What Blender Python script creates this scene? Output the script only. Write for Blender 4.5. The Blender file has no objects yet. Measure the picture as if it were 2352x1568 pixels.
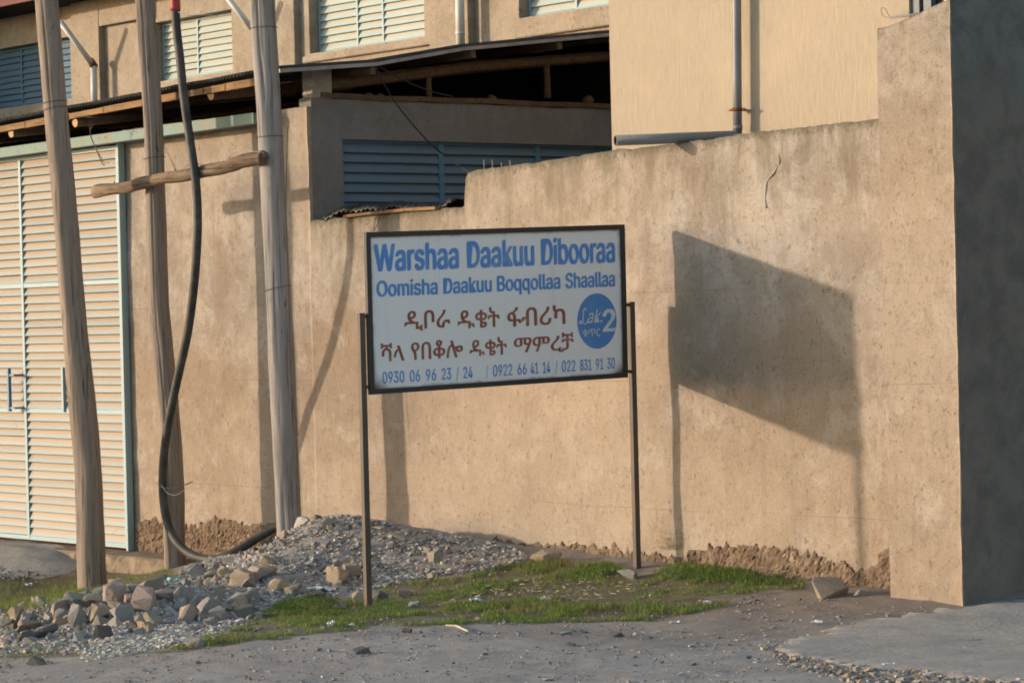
import bpy, bmesh, math, random
import numpy as np
from mathutils import Vector, Matrix, noise as mn
random.seed(7); rng=np.random.default_rng(7)
SC=bpy.context.scene; COL=SC.collection
R=math.radians
# ------------------------------------------------------------------ camera
# world: X runs right along the boundary wall, Y goes into the compound, wall face at Y=0
F=6000.0; CX,CY=1176.0,784.0; D=12.31; EYE=1.75
yaw,pit,rol=R(48.545),R(-0.5),R(1.4)
fw=np.array([-math.sin(yaw)*math.cos(pit),math.cos(yaw)*math.cos(pit),math.sin(pit)])
r0=np.array([math.cos(yaw),math.sin(yaw),0.0]); u0=np.cross(r0,fw)
RT=r0*math.cos(rol)-u0*math.sin(rol); UP=u0*math.cos(rol)+r0*math.sin(rol)
CAM=np.array([0,-D,EYE])
def ray(x,y): return fw+RT*(x-CX)/F-UP*(y-CY)/F
def atY(x,y,Y): r=ray(x,y); return CAM+r*((Y+D)/r[1])
def atd(x,y,d): return CAM+ray(x,y)*d
def onp(x,y,p0,dv):
    n=np.array([dv[1],-dv[0],0.0]); r=ray(x,y); return CAM+r*(((np.array(p0)-CAM)@n)/(r@n))
def proj(P):
    v=np.asarray(P)-CAM; z=v@fw; return CX+F*(v@RT)/z, CY-F*(v@UP)/z
cd=bpy.data.cameras.new('camera'); cam=bpy.data.objects.new('camera',cd); COL.objects.link(cam)
cd.sensor_width=36; cd.lens=36*F/2352; cd.clip_end=2000; cd.clip_start=.1
m=Matrix([[RT[0],UP[0],-fw[0],CAM[0]],[RT[1],UP[1],-fw[1],CAM[1]],[RT[2],UP[2],-fw[2],CAM[2]],[0,0,0,1]])
cam.matrix_world=m; SC.camera=cam
# ------------------------------------------------------------------ light
SUN_AZ,SUN_EL=45.6,8.7
w=bpy.data.worlds.new('World'); SC.world=w; w.use_nodes=True
nt=w.node_tree; nt.nodes.clear()
sky=nt.nodes.new('ShaderNodeTexSky'); sky.sky_type='NISHITA'; sky.sun_disc=False
sd=(-math.cos(R(SUN_AZ)),-math.sin(R(SUN_AZ)))
sky.sun_elevation=R(SUN_EL); sky.sun_rotation=math.atan2(sd[0],sd[1])%(2*math.pi); sky.altitude=200; sky.air_density=1.0; sky.dust_density=1.2; sky.ozone_density=1.0
bg=nt.nodes.new('ShaderNodeBackground'); bg.inputs[1].default_value=0.15
wo=nt.nodes.new('ShaderNodeOutputWorld'); nt.links.new(sky.outputs[0],bg.inputs[0]); nt.links.new(bg.outputs[0],wo.inputs[0])
sl=bpy.data.lights.new('sun','SUN'); sl.energy=2.0; sl.angle=R(1.1); sl.color=(1.0,0.79,0.60)
so=bpy.data.objects.new('sun',sl); COL.objects.link(so)
dl=Vector((math.cos(R(SUN_AZ))*math.cos(R(SUN_EL)),math.sin(R(SUN_AZ))*math.cos(R(SUN_EL)),-math.sin(R(SUN_EL))))
so.rotation_euler=dl.to_track_quat('-Z','Y').to_euler(); so.location=(-30,-20,12)
SC.cycles.filter_width=1.8; SC.view_settings.view_transform='Standard'; SC.view_settings.look='None'; SC.view_settings.gamma=1; SC.view_settings.use_curve_mapping=False; SC.view_settings.exposure=1.12
# ------------------------------------------------------------------ object helpers
WL={}
def tag(o,label,cat,group=None):
    o['label']=label; o['category']=cat
    if group: o['group']=group
    return o
def thing(name,loc,label,cat,group=None):
    o=bpy.data.objects.new(name,None); COL.objects.link(o); o.location=loc; WL[o]=np.array(loc,float); o.empty_display_size=.2
    return tag(o,label,cat,group)
def link(name,me,parent=None,loc=(0,0,0),rot=(0,0,0),scale=None):
    o=bpy.data.objects.new(name,me); COL.objects.link(o); loc=np.array(loc,float)
    WL[o]=loc; o.rotation_euler=rot
    if scale is not None: o.scale=scale
    if parent is not None: o.parent=parent; o.location=loc-WL[parent]
    else: o.location=loc
    return o
def mesh(name,v,f,mat,smooth=False):
    me=bpy.data.meshes.new(name); me.from_pydata([tuple(map(float,p)) for p in v],[],f)
    me.materials.append(mat)
    if smooth:
        me.polygons.foreach_set('use_smooth',[True]*len(me.polygons))
    me.update(); return me
def bmm(name,bm,mat,smooth=False):
    bmesh.ops.recalc_face_normals(bm,faces=bm.faces)
    me=bpy.data.meshes.new(name); bm.to_mesh(me); bm.free(); me.materials.append(mat)
    if smooth: me.polygons.foreach_set('use_smooth',[True]*len(me.polygons))
    return me
def box(bm,x0,x1,y0,y1,z0,z1,bev=0,M=None):
    c=bmesh.ops.create_cube(bm,size=1)['verts']
    for v in c: v.co=Vector(((x0+x1)/2+v.co.x*(x1-x0),(y0+y1)/2+v.co.y*(y1-y0),(z0+z1)/2+v.co.z*(z1-z0)))
    if bev:
        es=list({e for v in c for e in v.link_edges}); r=bmesh.ops.bevel(bm,geom=es,offset=bev,segments=1,affect='EDGES')
        c=list({v for f in r['faces'] for v in f.verts}|{v for v in c if v.is_valid})
    if M is not None:
        for v in c: v.co=M@v.co
    return c
def beam(bm,a,b,w,h,up=(0,0,1),ext=0):
    a=Vector(a);b=Vector(b);d=(b-a); L=d.length; d.normalize(); u=Vector(up); s=d.cross(u).normalized(); u=s.cross(d)
    M=Matrix((( d.x,s.x,u.x,a.x),(d.y,s.y,u.y,a.y),(d.z,s.z,u.z,a.z),(0,0,0,1)))
    return box(bm,-ext,L+ext,-w/2,w/2,-h/2,h/2,0,M)
def tube(bm,pts,rad,n=10,cap=True,jit=0,seed=0):
    pts=[Vector(p) for p in pts]; rings=[]; pu=None
    for i,p in enumerate(pts):
        d=(pts[min(i+1,len(pts)-1)]-pts[max(i-1,0)]).normalized()
        if pu is None: pu=Vector((0,0,1)) if abs(d.z)<.9 else Vector((1,0,0))
        s=d.cross(pu).normalized(); u=s.cross(d).normalized(); pu=u
        r=rad[i] if hasattr(rad,'__len__') else rad; ring=[]
        for k in range(n):
            a=2*math.pi*k/n; q=p+s*math.cos(a)*r+u*math.sin(a)*r
            if jit: q+=(s*math.cos(a)+u*math.sin(a))*jit*r*mn.noise(Vector((math.cos(a)*1.3+seed,math.sin(a)*1.3,i*.33+seed)))*2
            ring.append(bm.verts.new(q))
        rings.append(ring)
    for A,B in zip(rings,rings[1:]):
        for k in range(n): bm.faces.new((A[k],A[(k+1)%n],B[(k+1)%n],B[k]))
    if cap:
        bm.faces.new(rings[0][::-1]); bm.faces.new(rings[-1])
def smoothpath(P,n=8):
    P=[Vector(p) for p in P]; out=[]
    for i in range(len(P)-1):
        a=P[max(i-1,0)];b=P[i];c=P[i+1];d=P[min(i+2,len(P)-1)]
        for k in range(n):
            t=k/n; out.append(.5*((2*b)+(c-a)*t+(2*a-5*b+4*c-d)*t*t+(3*b-a-3*c+d)*t**3))
    out.append(P[-1]); return out
# ------------------------------------------------------------------ materials
class NM:
    def __init__(s,name,rough=.85,spec=.3,metal=0):
        s.m=bpy.data.materials.new(name); s.m.use_nodes=True; s.t=s.m.node_tree; s.b=s.t.nodes['Principled BSDF']
        s.b.inputs['Roughness'].default_value=rough; s.b.inputs['Specular IOR Level'].default_value=spec; s.b.inputs['Metallic'].default_value=metal
        s.co=s.n('ShaderNodeTexCoord').outputs['Object']
    def n(s,t,**k):
        x=s.t.nodes.new(t)
        for a,b in k.items(): setattr(x,a,b)
        return x
    def L(s,a,b): s.t.links.new(a,b)
    def val(s,inp,v):
        if isinstance(v,(int,float)): inp.default_value=v
        elif isinstance(v,tuple): inp.default_value=(v+(1,)) if (len(v)==3 and len(inp.default_value)==4) else v
        else: s.L(v,inp)
    def map(s,scale=(1,1,1),loc=(0,0,0),co=None):
        x=s.n('ShaderNodeMapping'); s.L(co or s.co,x.inputs[0]); x.inputs['Scale'].default_value=scale; x.inputs['Location'].default_value=loc; return x.outputs[0]
    def noise(s,sc,det=5,ro=.55,scale=None,loc=(0,0,0),dist=0,co=None):
        x=s.n('ShaderNodeTexNoise'); s.L(s.map(scale or (1,1,1),loc,co),x.inputs['Vector'])
        x.inputs['Scale'].default_value=sc; x.inputs['Detail'].default_value=det; x.inputs['Roughness'].default_value=ro; x.inputs['Distortion'].default_value=dist
        return x.outputs['Fac']
    def ramp(s,v,a,b,lo=0,hi=1):
        x=s.n('ShaderNodeMapRange'); x.interpolation_type='SMOOTHSTEP'; s.L(v,x.inputs[0])
        for i,q in zip((1,2,3,4),(a,b,lo,hi)): x.inputs[i].default_value=q
        return x.outputs[0]
    def math(s,op,a,b=0,c=0):
        x=s.n('ShaderNodeMath',operation=op); s.val(x.inputs[0],a); s.val(x.inputs[1],b); s.val(x.inputs[2],c); return x.outputs[0]
    def mix(s,f,a,b,mode='MIX'):
        x=s.n('ShaderNodeMix',data_type='RGBA',blend_type=mode); s.val(x.inputs[0],f); s.val(x.inputs[6],a); s.val(x.inputs[7],b); return x.outputs[2]
    def xyz(s,co=None):
        x=s.n('ShaderNodeSeparateXYZ'); s.L(co or s.co,x.inputs[0]); return x.outputs
    def attr(s,name): return s.n('ShaderNodeAttribute',attribute_name=name).outputs
    def rnd(s): return s.n('ShaderNodeObjectInfo').outputs['Random']
    def color(s,c): s.val(s.b.inputs['Base Color'],c); return s
    def bump(s,h,st=.5,dist=.02,prev=None):
        x=s.n('ShaderNodeBump'); x.inputs['Strength'].default_value=st; x.inputs['Distance'].default_value=dist; s.L(h,x.inputs['Height'])
        if s.b.inputs['Normal'].links: s.L(s.b.inputs['Normal'].links[0].from_socket,x.inputs['Normal'])
        s.L(x.outputs[0],s.b.inputs['Normal']); return s
def plaster(name,c1,c2,pale,zl=1.75,top=True,palemax=.95,rough_b=.5,stain=(.17,.145,.10),wx=1):
    M=NM(name,.95,.15)
    mid=M.noise(4.5,6,.65,dist=.4); fine=M.noise(38,4,.7)
    c=M.mix(M.ramp(mid,.35,.68),c1,c2)
    z=M.xyz()[2]
    zz=M.math('ADD',z,M.math('MULTIPLY',M.math('SUBTRACT',M.noise(1.3,5,.6,loc=(4,0,1)),.5),1.6))
    pm=M.math('MULTIPLY',M.ramp(zz,zl-.22,zl+.22),palemax)
    blot=M.ramp(M.noise(2.6,6,.7,loc=(9,2,0),dist=.35),.38,.62)
    pc=M.mix(blot,pale,(pale[0]*.60,pale[1]*.58,pale[2]*.56))
    c=M.mix(pm,c,pc); band=M.math('MULTIPLY',M.ramp(zz,zl-.75,zl-.25),M.ramp(zz,zl+.1,zl-.15)); c=M.mix(M.math('MULTIPLY',band,.4*wx),c,(.22,.165,.12))
    # blotchy brown-grey weathering, whitish blooms, trowel patches
    c=M.mix(M.math('MULTIPLY',M.ramp(M.noise(1.5,9,.78,loc=(1,7,3),dist=.25),.47,.62),.62*wx),c,(.25,.205,.165))
    c=M.mix(M.math('MULTIPLY',M.ramp(M.noise(2.6,8,.75,loc=(5,1,8),dist=.3),.50,.64),.62*wx),c,(.43,.385,.34))
    c=M.mix(M.math('MULTIPLY',M.ramp(M.noise(5.5,7,.8,scale=(1.25,1,.8),loc=(8,1,3),dist=.5),.54,.66),.55*wx),c,(.215,.165,.12))
    c=M.mix(M.math('MULTIPLY',M.ramp(M.noise(.7,5,.6,loc=(3,8,3)),.45,.62),.35*wx),c,(.34,.26,.19))
    c=M.mix(M.math('MULTIPLY',M.ramp(M.noise(3.2,7,.7,scale=(2.6,1,.14),loc=(2,9,4)),.50,.66),.45*wx),c,(.25,.20,.155))
    c=M.mix(M.math('MULTIPLY',M.ramp(M.noise(.45,4,.6,loc=(7,8,9)),.42,.60),.4*wx),c,(.41,.345,.28))
    trow=M.noise(13,8,.78,scale=(1,1,.85),dist=.7,loc=(4,4,1))
    fl=M.noise(30,6,.78,scale=(1,1,.7),dist=.6,loc=(2,2,2))
    c=M.mix(M.math('MULTIPLY',M.ramp(fl,.54,.68),.75),c,(.14,.10,.065))
    fl2=M.noise(85,4,.75,loc=(7,2,2)); c=M.mix(M.math('MULTIPLY',M.ramp(fl2,.52,.70),.6),c,(.15,.115,.08))
    if top:
        td=M.attr('topd')[2]; st=M.noise(2.4,8,.72,scale=(2.0,1,.42),loc=(3,3,3),dist=.4)
        mk=M.ramp(M.math('ADD',td,M.math('MULTIPLY',M.math('SUBTRACT',.5,st),3.0)),-.35,.55,.72,0)
        c=M.mix(mk,c,stain)
        c=M.mix(M.ramp(M.math('ADD',td,M.math('MULTIPLY',M.math('SUBTRACT',.5,fl),.25)),.0,.07,.6,0),c,(.09,.08,.055))
    sc1=M.n('ShaderNodeTexVoronoi',feature='DISTANCE_TO_EDGE'); M.L(M.map((7,7,5.5)),sc1.inputs['Vector']); wv=M.noise(9,5,.7,loc=(6,6,6))
    wn=M.n('ShaderNodeTexNoise'); wn.inputs['Scale'].default_value=4; wn.inputs['Detail'].default_value=4; M.L(M.co,wn.inputs['Vector']); va=M.n('ShaderNodeVectorMath',operation='MULTIPLY_ADD'); M.L(wn.outputs['Color'],va.inputs[0]); va.inputs[1].default_value=(3,3,3); M.L(M.map((7,7,5.5)),va.inputs[2]); M.L(va.outputs[0],sc1.inputs['Vector'])
    cr=M.math('MULTIPLY',M.ramp(sc1.outputs['Distance'],.0,.035,1,0),M.ramp(wv,.52,.60)); c=M.mix(M.math('MULTIPLY',cr,.6*wx+.15),c,(.12,.085,.055))
    # day joints of the plaster coats
    for lz,kx in ((1.93,.004),(.48,-.006),(1.33,.01)):
        zz2=M.math('ADD',z,M.math('MULTIPLY',M.noise(.8,3,.5,loc=(lz,0,0)),.05))
        ln=M.ramp(M.math('ABSOLUTE',M.math('SUBTRACT',zz2,lz)),.001,.004,1,0)
        gate=M.ramp(M.noise(.5,2,.5,loc=(lz*7,0,0)),.45,.55)
        c=M.mix(M.math('MULTIPLY',M.math('MULTIPLY',ln,gate),.35),c,(.10,.075,.05))
    M.color(c)
    M.bump(mid,.25,.012); M.bump(trow,.75,.014); M.bump(cr,-.5,.006); M.bump(fl,rough_b*.6,.006); M.bump(fine,.4,.003); return M.m
M_wall=plaster('wall_plaster',(.355,.288,.228),(.30,.243,.193),(.42,.385,.35))
M_shed=plaster('shed_plaster',(.355,.288,.228),(.30,.243,.193),(.42,.385,.35),zl=1.55,palemax=.75,top=False)
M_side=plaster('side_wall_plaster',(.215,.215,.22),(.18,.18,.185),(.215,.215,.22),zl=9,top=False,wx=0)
M_pillar=plaster('pillar_plaster',(.355,.288,.228),(.31,.25,.195),(.37,.33,.28),zl=3.0,rough_b=.9,top=False)
M_upper=plaster('upper_plaster',(.39,.34,.27),(.33,.285,.225),(.40,.34,.27),zl=9,top=False)
def m_render():
    M=NM('rilled_render',.95,.1); v=M.noise(46,5,.75,scale=(1.3,1.3,.16),dist=.4); v2=M.noise(11,4,.6,scale=(1.2,1,.2),loc=(3,0,0))
    v3=M.noise(90,4,.8,scale=(1,1,.5)); c=M.mix(M.ramp(v,.35,.75),(.41,.355,.28),(.36,.305,.235)); c=M.mix(M.math('MULTIPLY',M.ramp(v3,.55,.7),.4),c,(.28,.225,.165)); c=M.mix(M.math('MULTIPLY',M.ramp(v2,.5,.75),.35),c,(.38,.285,.19))
    c=M.mix(M.math('MULTIPLY',M.ramp(M.noise(1.6,5,.6),.5,.75),.4),c,(.50,.40,.29))
    M.color(c); M.bump(v,.8,.008); M.bump(M.noise(60,3,.7,scale=(1,1,.3)),.5,.003); return M.m
M_render=m_render()
def m_mud():
    M=NM('crumbling_mud_base',1,.05); a=M.noise(9,6,.7); b=M.noise(45,4,.7)
    c=M.mix(M.ramp(a,.35,.65),(.165,.12,.088),(.25,.19,.14)); c=M.mix(M.math('MULTIPLY',M.ramp(b,.5,.68),.7),c,(.07,.048,.035))
    M.color(c); M.bump(b,1,.015); M.bump(M.noise(20,4,.6),.7,.03); return M.m
M_mud=m_mud()
def m_paint(name,base,dust,rust=.3,rough=.55,scale=1,slat=False):
    M=NM(name,rough,.4); rn=M.rnd()
    off=M.n('ShaderNodeVectorMath',operation='ADD'); M.L(M.co,off.inputs[0]); cb=M.n('ShaderNodeCombineXYZ'); M.L(M.math('MULTIPLY',rn,37),cb.inputs[0]); M.L(M.math('MULTIPLY',rn,11),cb.inputs[2]); M.L(cb.outputs[0],off.inputs[1]); co=off.outputs[0]
    n1=M.noise(3*scale,5,.7,co=co,dist=.8)
    if slat:
        z=M.xyz()[2]; f=M.math('ADD',M.ramp(z,-.032,.022),M.math('MULTIPLY',M.math('SUBTRACT',n1,.5),.9))
        f=M.math('MULTIPLY',f,slat); 
        c=M.mix(M.math('MINIMUM',M.math('MAXIMUM',f,0),1),base,dust)
    else: c=M.mix(M.math('MULTIPLY',M.ramp(n1,.4,.7),.6),base,dust)
    r=M.noise(14,6,.75,co=co,loc=(3,3,3),dist=.6)
    c=M.mix(M.math('MULTIPLY',M.ramp(r,.66-.1*rust,.74-.05*rust),min(1,rust*2)),c,(.16,.07,.03))
    M.color(c); M.bump(M.noise(50,3,.6,co=co),.25,.002); return M.m
M_slat=m_paint('pale_louvre_paint',(.27,.34,.355),(.34,.26,.185),.4,slat=1.2)
M_slatup=m_paint('pale_louvre_paint_upper',(.34,.47,.49),(.46,.39,.29),.12,slat=.8)
M_slatblue=m_paint('blue_louvre_paint',(.085,.17,.26),(.15,.16,.17),.15,slat=.35)
M_frame=m_paint('pale_blue_frame_paint',(.25,.38,.43),(.33,.36,.34),.3)
M_frameb=m_paint('blue_frame_paint',(.08,.19,.30),(.10,.18,.26),.1)
M_rail=m_paint('rusty_rail_paint',(.20,.30,.29),(.30,.24,.15),.95,rough=.8)
def m_wood(name,c1,c2,dark,vs=1):
    M=NM(name,.85,.2); h=name in ('bark_log_wood','rough_timber','orange_plank')
    a=M.noise(14,5,.65,scale=(.12,1,1) if h else (1,1,.06),dist=.5); b=M.noise(3,5,.6,scale=(.4,1,1) if h else (1,1,.35),loc=(3,1,0)); k=M.noise(5,4,.6,scale=(2,2,.8),loc=(8,8,0),dist=1)
    c=M.mix(M.ramp(a,.35,.65),c1,c2); c=M.mix(M.math('MULTIPLY',M.ramp(b,.5,.7),.6),c,dark)
    c=M.mix(M.math('MULTIPLY',M.ramp(k,.63,.72),.85),c,(.06,.042,.03))
    gr=M.noise(52,4,.65,scale=(.05,1,1) if h else (1,1,.025),loc=(1,1,1),dist=.2); c=M.mix(M.math('MULTIPLY',M.ramp(gr,.54,.65),.7),c,tuple(x*.35 for x in dark))
    M.color(c); M.bump(a,.6,.01); M.bump(gr,.5,.008); return M.m
M_pole=m_wood('weathered_pole_wood',(.30,.24,.19),(.24,.20,.17),(.165,.14,.12))
M_poleg=m_wood('greyed_pole_wood',(.31,.29,.28),(.26,.245,.24),(.19,.175,.165))
M_log=m_wood('bark_log_wood',(.24,.175,.12),(.12,.085,.06),(.06,.042,.03))
M_timber=m_wood('rough_timber',(.15,.10,.065),(.11,.075,.05),(.06,.04,.03))
M_plank=m_wood('orange_plank',(.30,.18,.09),(.23,.14,.075),(.10,.065,.04))
def simple(name,c,rough=.8,spec=.3,metal=0,var=.25,sc=8):
    M=NM(name,rough,spec,metal); n=M.noise(sc,5,.65); M.color(M.mix(M.ramp(n,.35,.7),c,tuple(x*(1-var) for x in c))); M.bump(M.noise(sc*4,4,.6),.2,.003); return M.m
M_black=simple('black_sheathing',(.022,.022,.024),.55,.4,var=.4)
M_hose=NM('dusty_black_hose',.6,.35); 
_n=M_hose.noise(7,5,.7); M_hose.color(M_hose.mix(M_hose.ramp(_n,.35,.75),(.028,.028,.030),(.085,.08,.07))); M_hose.bump(M_hose.noise(40,3,.6),.2,.003); M_hose=M_hose.m
M_red=simple('red_sleeve',(.36,.05,.04),.5); M_fas=simple('dull_red_fascia',(.16,.045,.045),.7)
M_pvc=simple('white_downpipe',(.62,.62,.60),.45,.4,var=.18,sc=3)
M_pvcg=simple('grey_downpipe',(.20,.205,.21),.45,.4,var=.2,sc=3)
M_wire=simple('dark_wire',(.05,.045,.04),.6,.4)
M_wirel=simple('light_wire',(.30,.30,.29),.5,.4)
M_rust=simple('rust',(.17,.06,.025),.9,.2)
M_metal=simple('weathered_sheet_metal',(.30,.32,.36),.5,.5,.3,var=.35,sc=5)
M_tar=simple('dark_corrugated_sheet',(.045,.042,.042),.7,.35,var=.5,sc=10)
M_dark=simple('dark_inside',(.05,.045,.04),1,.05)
M_conc=None
def m_signframe():
    M=NM('black_sign_steel',.6,.4); r=M.noise(16,6,.75); c=M.mix(M.math('MULTIPLY',M.ramp(r,.58,.72),.8),(.03,.027,.028),(.14,.07,.045)); M.color(c); return M.m
M_sf=m_signframe()
def m_post():
    M=NM('brown_post_steel',.6,.35); r=M.noise(10,6,.7,scale=(1,1,.4)); z=M.xyz()[2]
    c=M.mix(M.ramp(r,.4,.7),(.075,.062,.052),(.11,.075,.055)); c=M.mix(M.ramp(M.math('ADD',z,M.math('MULTIPLY',r,.2)),.05,.25,.6,0),c,(.16,.075,.045)); M.color(c); M.bump(r,.2,.004); return M.m
M_post=m_post()
def m_panel():
    M=NM('white_sign_sheet',.55,.35); x=M.xyz()[0]
    st=M.noise(9,5,.6,scale=(3,3,.12)); c=M.mix(M.math('MULTIPLY',M.ramp(st,.55,.75),.35),(.74,.74,.755),(.52,.50,.48))
    uv=M.n('ShaderNodeUVMap').outputs[0]; U=M.xyz(uv)
    def edge(a): return M.math('MINIMUM',a,M.math('SUBTRACT',1,a))
    ex=M.math('MINIMUM',M.math('MULTIPLY',edge(U[0]),1.65),edge(U[1])); nz=M.noise(7,6,.7)
    g=M.ramp(M.math('SUBTRACT',ex,M.math('MULTIPLY',nz,.05)),-.02,.004,.6,0); c=M.mix(g,c,(.17,.08,.045))
    cor=M.math('ADD',M.math('POWER',M.math('MULTIPLY',edge(U[0]),1.65),.8),M.math('POWER',U[1],.8)) 
    g2=M.ramp(M.math('ADD',cor,M.math('MULTIPLY',nz,-.2)),-.02,.16,.95,0); c=M.mix(g2,c,(.13,.065,.04))
    sp=M.noise(60,3,.7); c=M.mix(M.math('MULTIPLY',M.ramp(sp,.74,.78),.5),c,(.2,.1,.06))
    M.color(c); return M.m
M_panel=m_panel()
def m_ink(name,a,b):
    M=NM(name,.6,.3); n=M.noise(11,6,.7,scale=(1,1,.7)); c=M.mix(M.ramp(n,.45,.72),a,b); M.color(c); return M.m
M_blue=m_ink('blue_lettering',(.10,.26,.60),(.17,.33,.64))
M_brown=m_ink('worn_brown_lettering',(.27,.085,.05),(.40,.23,.18))
M_whitei=m_ink('white_lettering',(.62,.63,.68),(.45,.5,.62))
def m_rock(name,c):
    M=NM(name,.95,.15); n=M.noise(9,6,.7); n2=M.noise(45,4,.7); rn=M.rnd()
    k=M.mix(M.ramp(n,.3,.7),c,tuple(x*.62 for x in c)); k=M.mix(M.math('MULTIPLY',M.ramp(n2,.5,.75),.4),k,tuple(min(1,x*1.5) for x in c))
    k=M.mix(M.math('MULTIPLY',rn,.3),k,(.20,.18,.16)); M.color(k); M.bump(n,.5,.02); M.bump(n2,.6,.006); return M.m
RK={'grey':(.38,.36,.33),'dark':(.15,.145,.14),'tan':(.48,.385,.28),'pink':(.45,.36,.31),'pale':(.60,.57,.52),'olive':(.38,.35,.29),'bluish':(.34,.335,.33)}
RM={k:m_rock(k+'_stone',v) for k,v in RK.items()}
def m_gravel():
    M=NM('mixed_gravel',.95,.15); a=M.attr('tint')[0]; n=M.noise(60,3,.6); M.color(M.mix(M.math('MULTIPLY',M.ramp(n,.4,.7),.35),a,(.10,.095,.09))); return M.m
M_gravel=m_gravel()
def m_grass():
    M=NM('grass_blades',.7,.25); a=M.attr('tint')[0]; M.color(a)
    M.b.inputs['Subsurface Weight'].default_value=0
    tr=M.n('ShaderNodeBsdfTranslucent'); M.L(a,tr.inputs[0]); ms=M.n('ShaderNodeMixShader'); ms.inputs[0].default_value=.3
    out=M.t.nodes['Material Output']; M.L(M.b.outputs[0],ms.inputs[1]); M.L(tr.outputs[0],ms.inputs[2]); M.L(ms.outputs[0],out.inputs[0]); return M.m
M_grass=m_grass()
# ------------------------------------------------------------------ ground height
CP=[(-9.75,-.2,.0),(-12.47,-.225,.056),(-14.5,0,.10),(-12.64,0,.11),(-10.9,0,.05),(-12.86,-2.196,-.035),(-17.48,-.52,-.18),(-17.8,-1.1,-.36),(-17.2,-1.9,-.30),(-19.5,-.5,-.24),(-23,-.5,-.32),
    (-16.7,0,-.0),(-16,-1.8,-.13),(-14.5,-3.6,-.19),(-11,-2.5,-.03),(-10,-4,-.02),(-8.5,-2,-.02),(-13,-5,-.14),(-17,-4,-.28),(-7,1,.03),(-17.5,.1,-.14),(-9,.6,.02)]
CPx=np.array([(a,b) for a,b,c in CP])
def base(x,y): return .034*(np.clip(x,-28,-3)+9.5)
def kern(a,b): return np.exp(-(((a[:,None,:]-b[None])**2).sum(-1))/(2*1.5**2))
_w=np.linalg.solve(kern(CPx,CPx)+np.eye(len(CP))*.004,np.array([c-base(a,b) for a,b,c in CP]))
def G0(x,y):
    x=np.atleast_1d(np.asarray(x,float)); y=np.atleast_1d(np.asarray(y,float))
    out=np.empty(len(x))
    for i in range(0,len(x),20000):
        s=slice(i,i+20000); out[s]=base(x[s],y[s])+kern(np.stack([x[s],y[s]],1),CPx)@_w
    return out
def gnd(x,y,h=G0,it=12):   # pixel -> ground point
    r=ray(x,y); z=0.
    for _ in range(it):
        P=CAM+r*((z-EYE)/r[2]); z=.5*z+.5*float(h(P[0],P[1])[0])
    return P
pk=atY(748,1208,-.85)
HB=[gnd(1010,1275,G0),gnd(620,1350,G0),gnd(300,1425,G0),gnd(130,1440,G0),gnd(470,1400,G0)]
def heap(x,y):
    x=np.atleast_1d(np.asarray(x,float)); y=np.atleast_1d(np.asarray(y,float)); g=G0(x,y)
    def bmp(cx,cy,h,sx,sy,rot=0):
        dx=x-cx;dy=y-cy; a=dx*math.cos(rot)+dy*math.sin(rot); b=-dx*math.sin(rot)+dy*math.cos(rot)
        return h*np.exp(-(a/sx)**2-(b/sy)**2)
    h=bmp(pk[0],pk[1],pk[2]-G0(*pk[:2])[0],.62,.52,R(-5))+bmp(pk[0]+.6,pk[1]+.05,.11,.6,.4)+bmp(HB[0][0],HB[0][1],.10,.8,.35)+bmp(HB[1][0],HB[1][1],.13,.6,.4,R(-35))
    h=h+bmp(HB[2][0],HB[2][1],.17,.85,.45,R(-25))+bmp(HB[3][0],HB[3][1],.12,.7,.4)+bmp(HB[4][0],HB[4][1],.10,.5,.35)
    return g+h
# masks drawn from measured outlines, evaluated on ground points
def inpoly(px,py,poly):
    c=np.zeros(len(px),bool); n=len(poly)
    for i in range(n):
        x1,y1=poly[i];x2,y2=poly[(i+1)%n]
        if y1==y2: continue
        k=((y1>py)!=(y2>py))&(px<(x2-x1)*(py-y1)/(y2-y1)+x1); c^=k
    return c
def projN(X,Y,Z):
    v=np.stack([X,Y,Z],1)-CAM; z=v@fw; z=np.where(z<.5,.5,z); return CX+F*(v@RT)/z, CY-F*(v@UP)/z
GP=[[(-400,1300),(60,1285),(380,1300),(420,1330),(240,1350),(232,1392),(110,1400),(70,1460),(-400,1470)],
    [(180,1520),(330,1503),(600,1472),(850,1440),(1180,1430),(1500,1427),(1620,1400),(1700,1385),(1600,1372),(1850,1352),(1860,1335),(1760,1300),(1640,1280),(1560,1295),(1480,1322),(1400,1295),(1220,1288),(1050,1325),(870,1345),(860,1375),(650,1385),(600,1400),(560,1435),(450,1480)],
    [(-400,1478),(60,1480),(220,1500),(150,1512),(-400,1515)]]
# ------------------------------------------------------------------ ground mesh
def axis(lo,a,b,hi,st):
    f=np.arange(a,b,st); o=[];s=st
    x=b
    while x<hi: o.append(x); s*=1.35; x+=s
    o.append(hi); l=[];s=st;x=a-st
    while x>lo: l.append(x); s*=1.35; x-=s
    l.append(lo); return np.array(l[::-1]+list(f)+o)
gx=axis(-600,-21,-7,600,.04); gy=axis(-600,-7,.3,600,.04)
XX,YY=np.meshgrid(gx,gy,indexing='ij'); X=XX.ravel();Y=YY.ravel(); Z=heap(X,Y)
fine=(X>-21.2)&(X<-6.8)&(Y>-7.2)&(Y<.5)
dz=np.zeros(len(X))
for i in np.where(fine)[0]:
    p=Vector((X[i],Y[i],0)); dz[i]=.012*mn.noise(p*2.2)+.006*mn.noise(p*7)+.004*mn.noise(p*19)
hm=heap(X,Y)-G0(X,Y)
dz+=np.where(fine,hm.clip(0,.1)*.25*np.array([mn.noise(Vector((a*9,b*9,3))) if f else 0 for a,b,f in zip(X,Y,fine&(hm>.01))]),0)
Z=Z+dz
px,py=projN(X,Y,Z)
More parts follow.
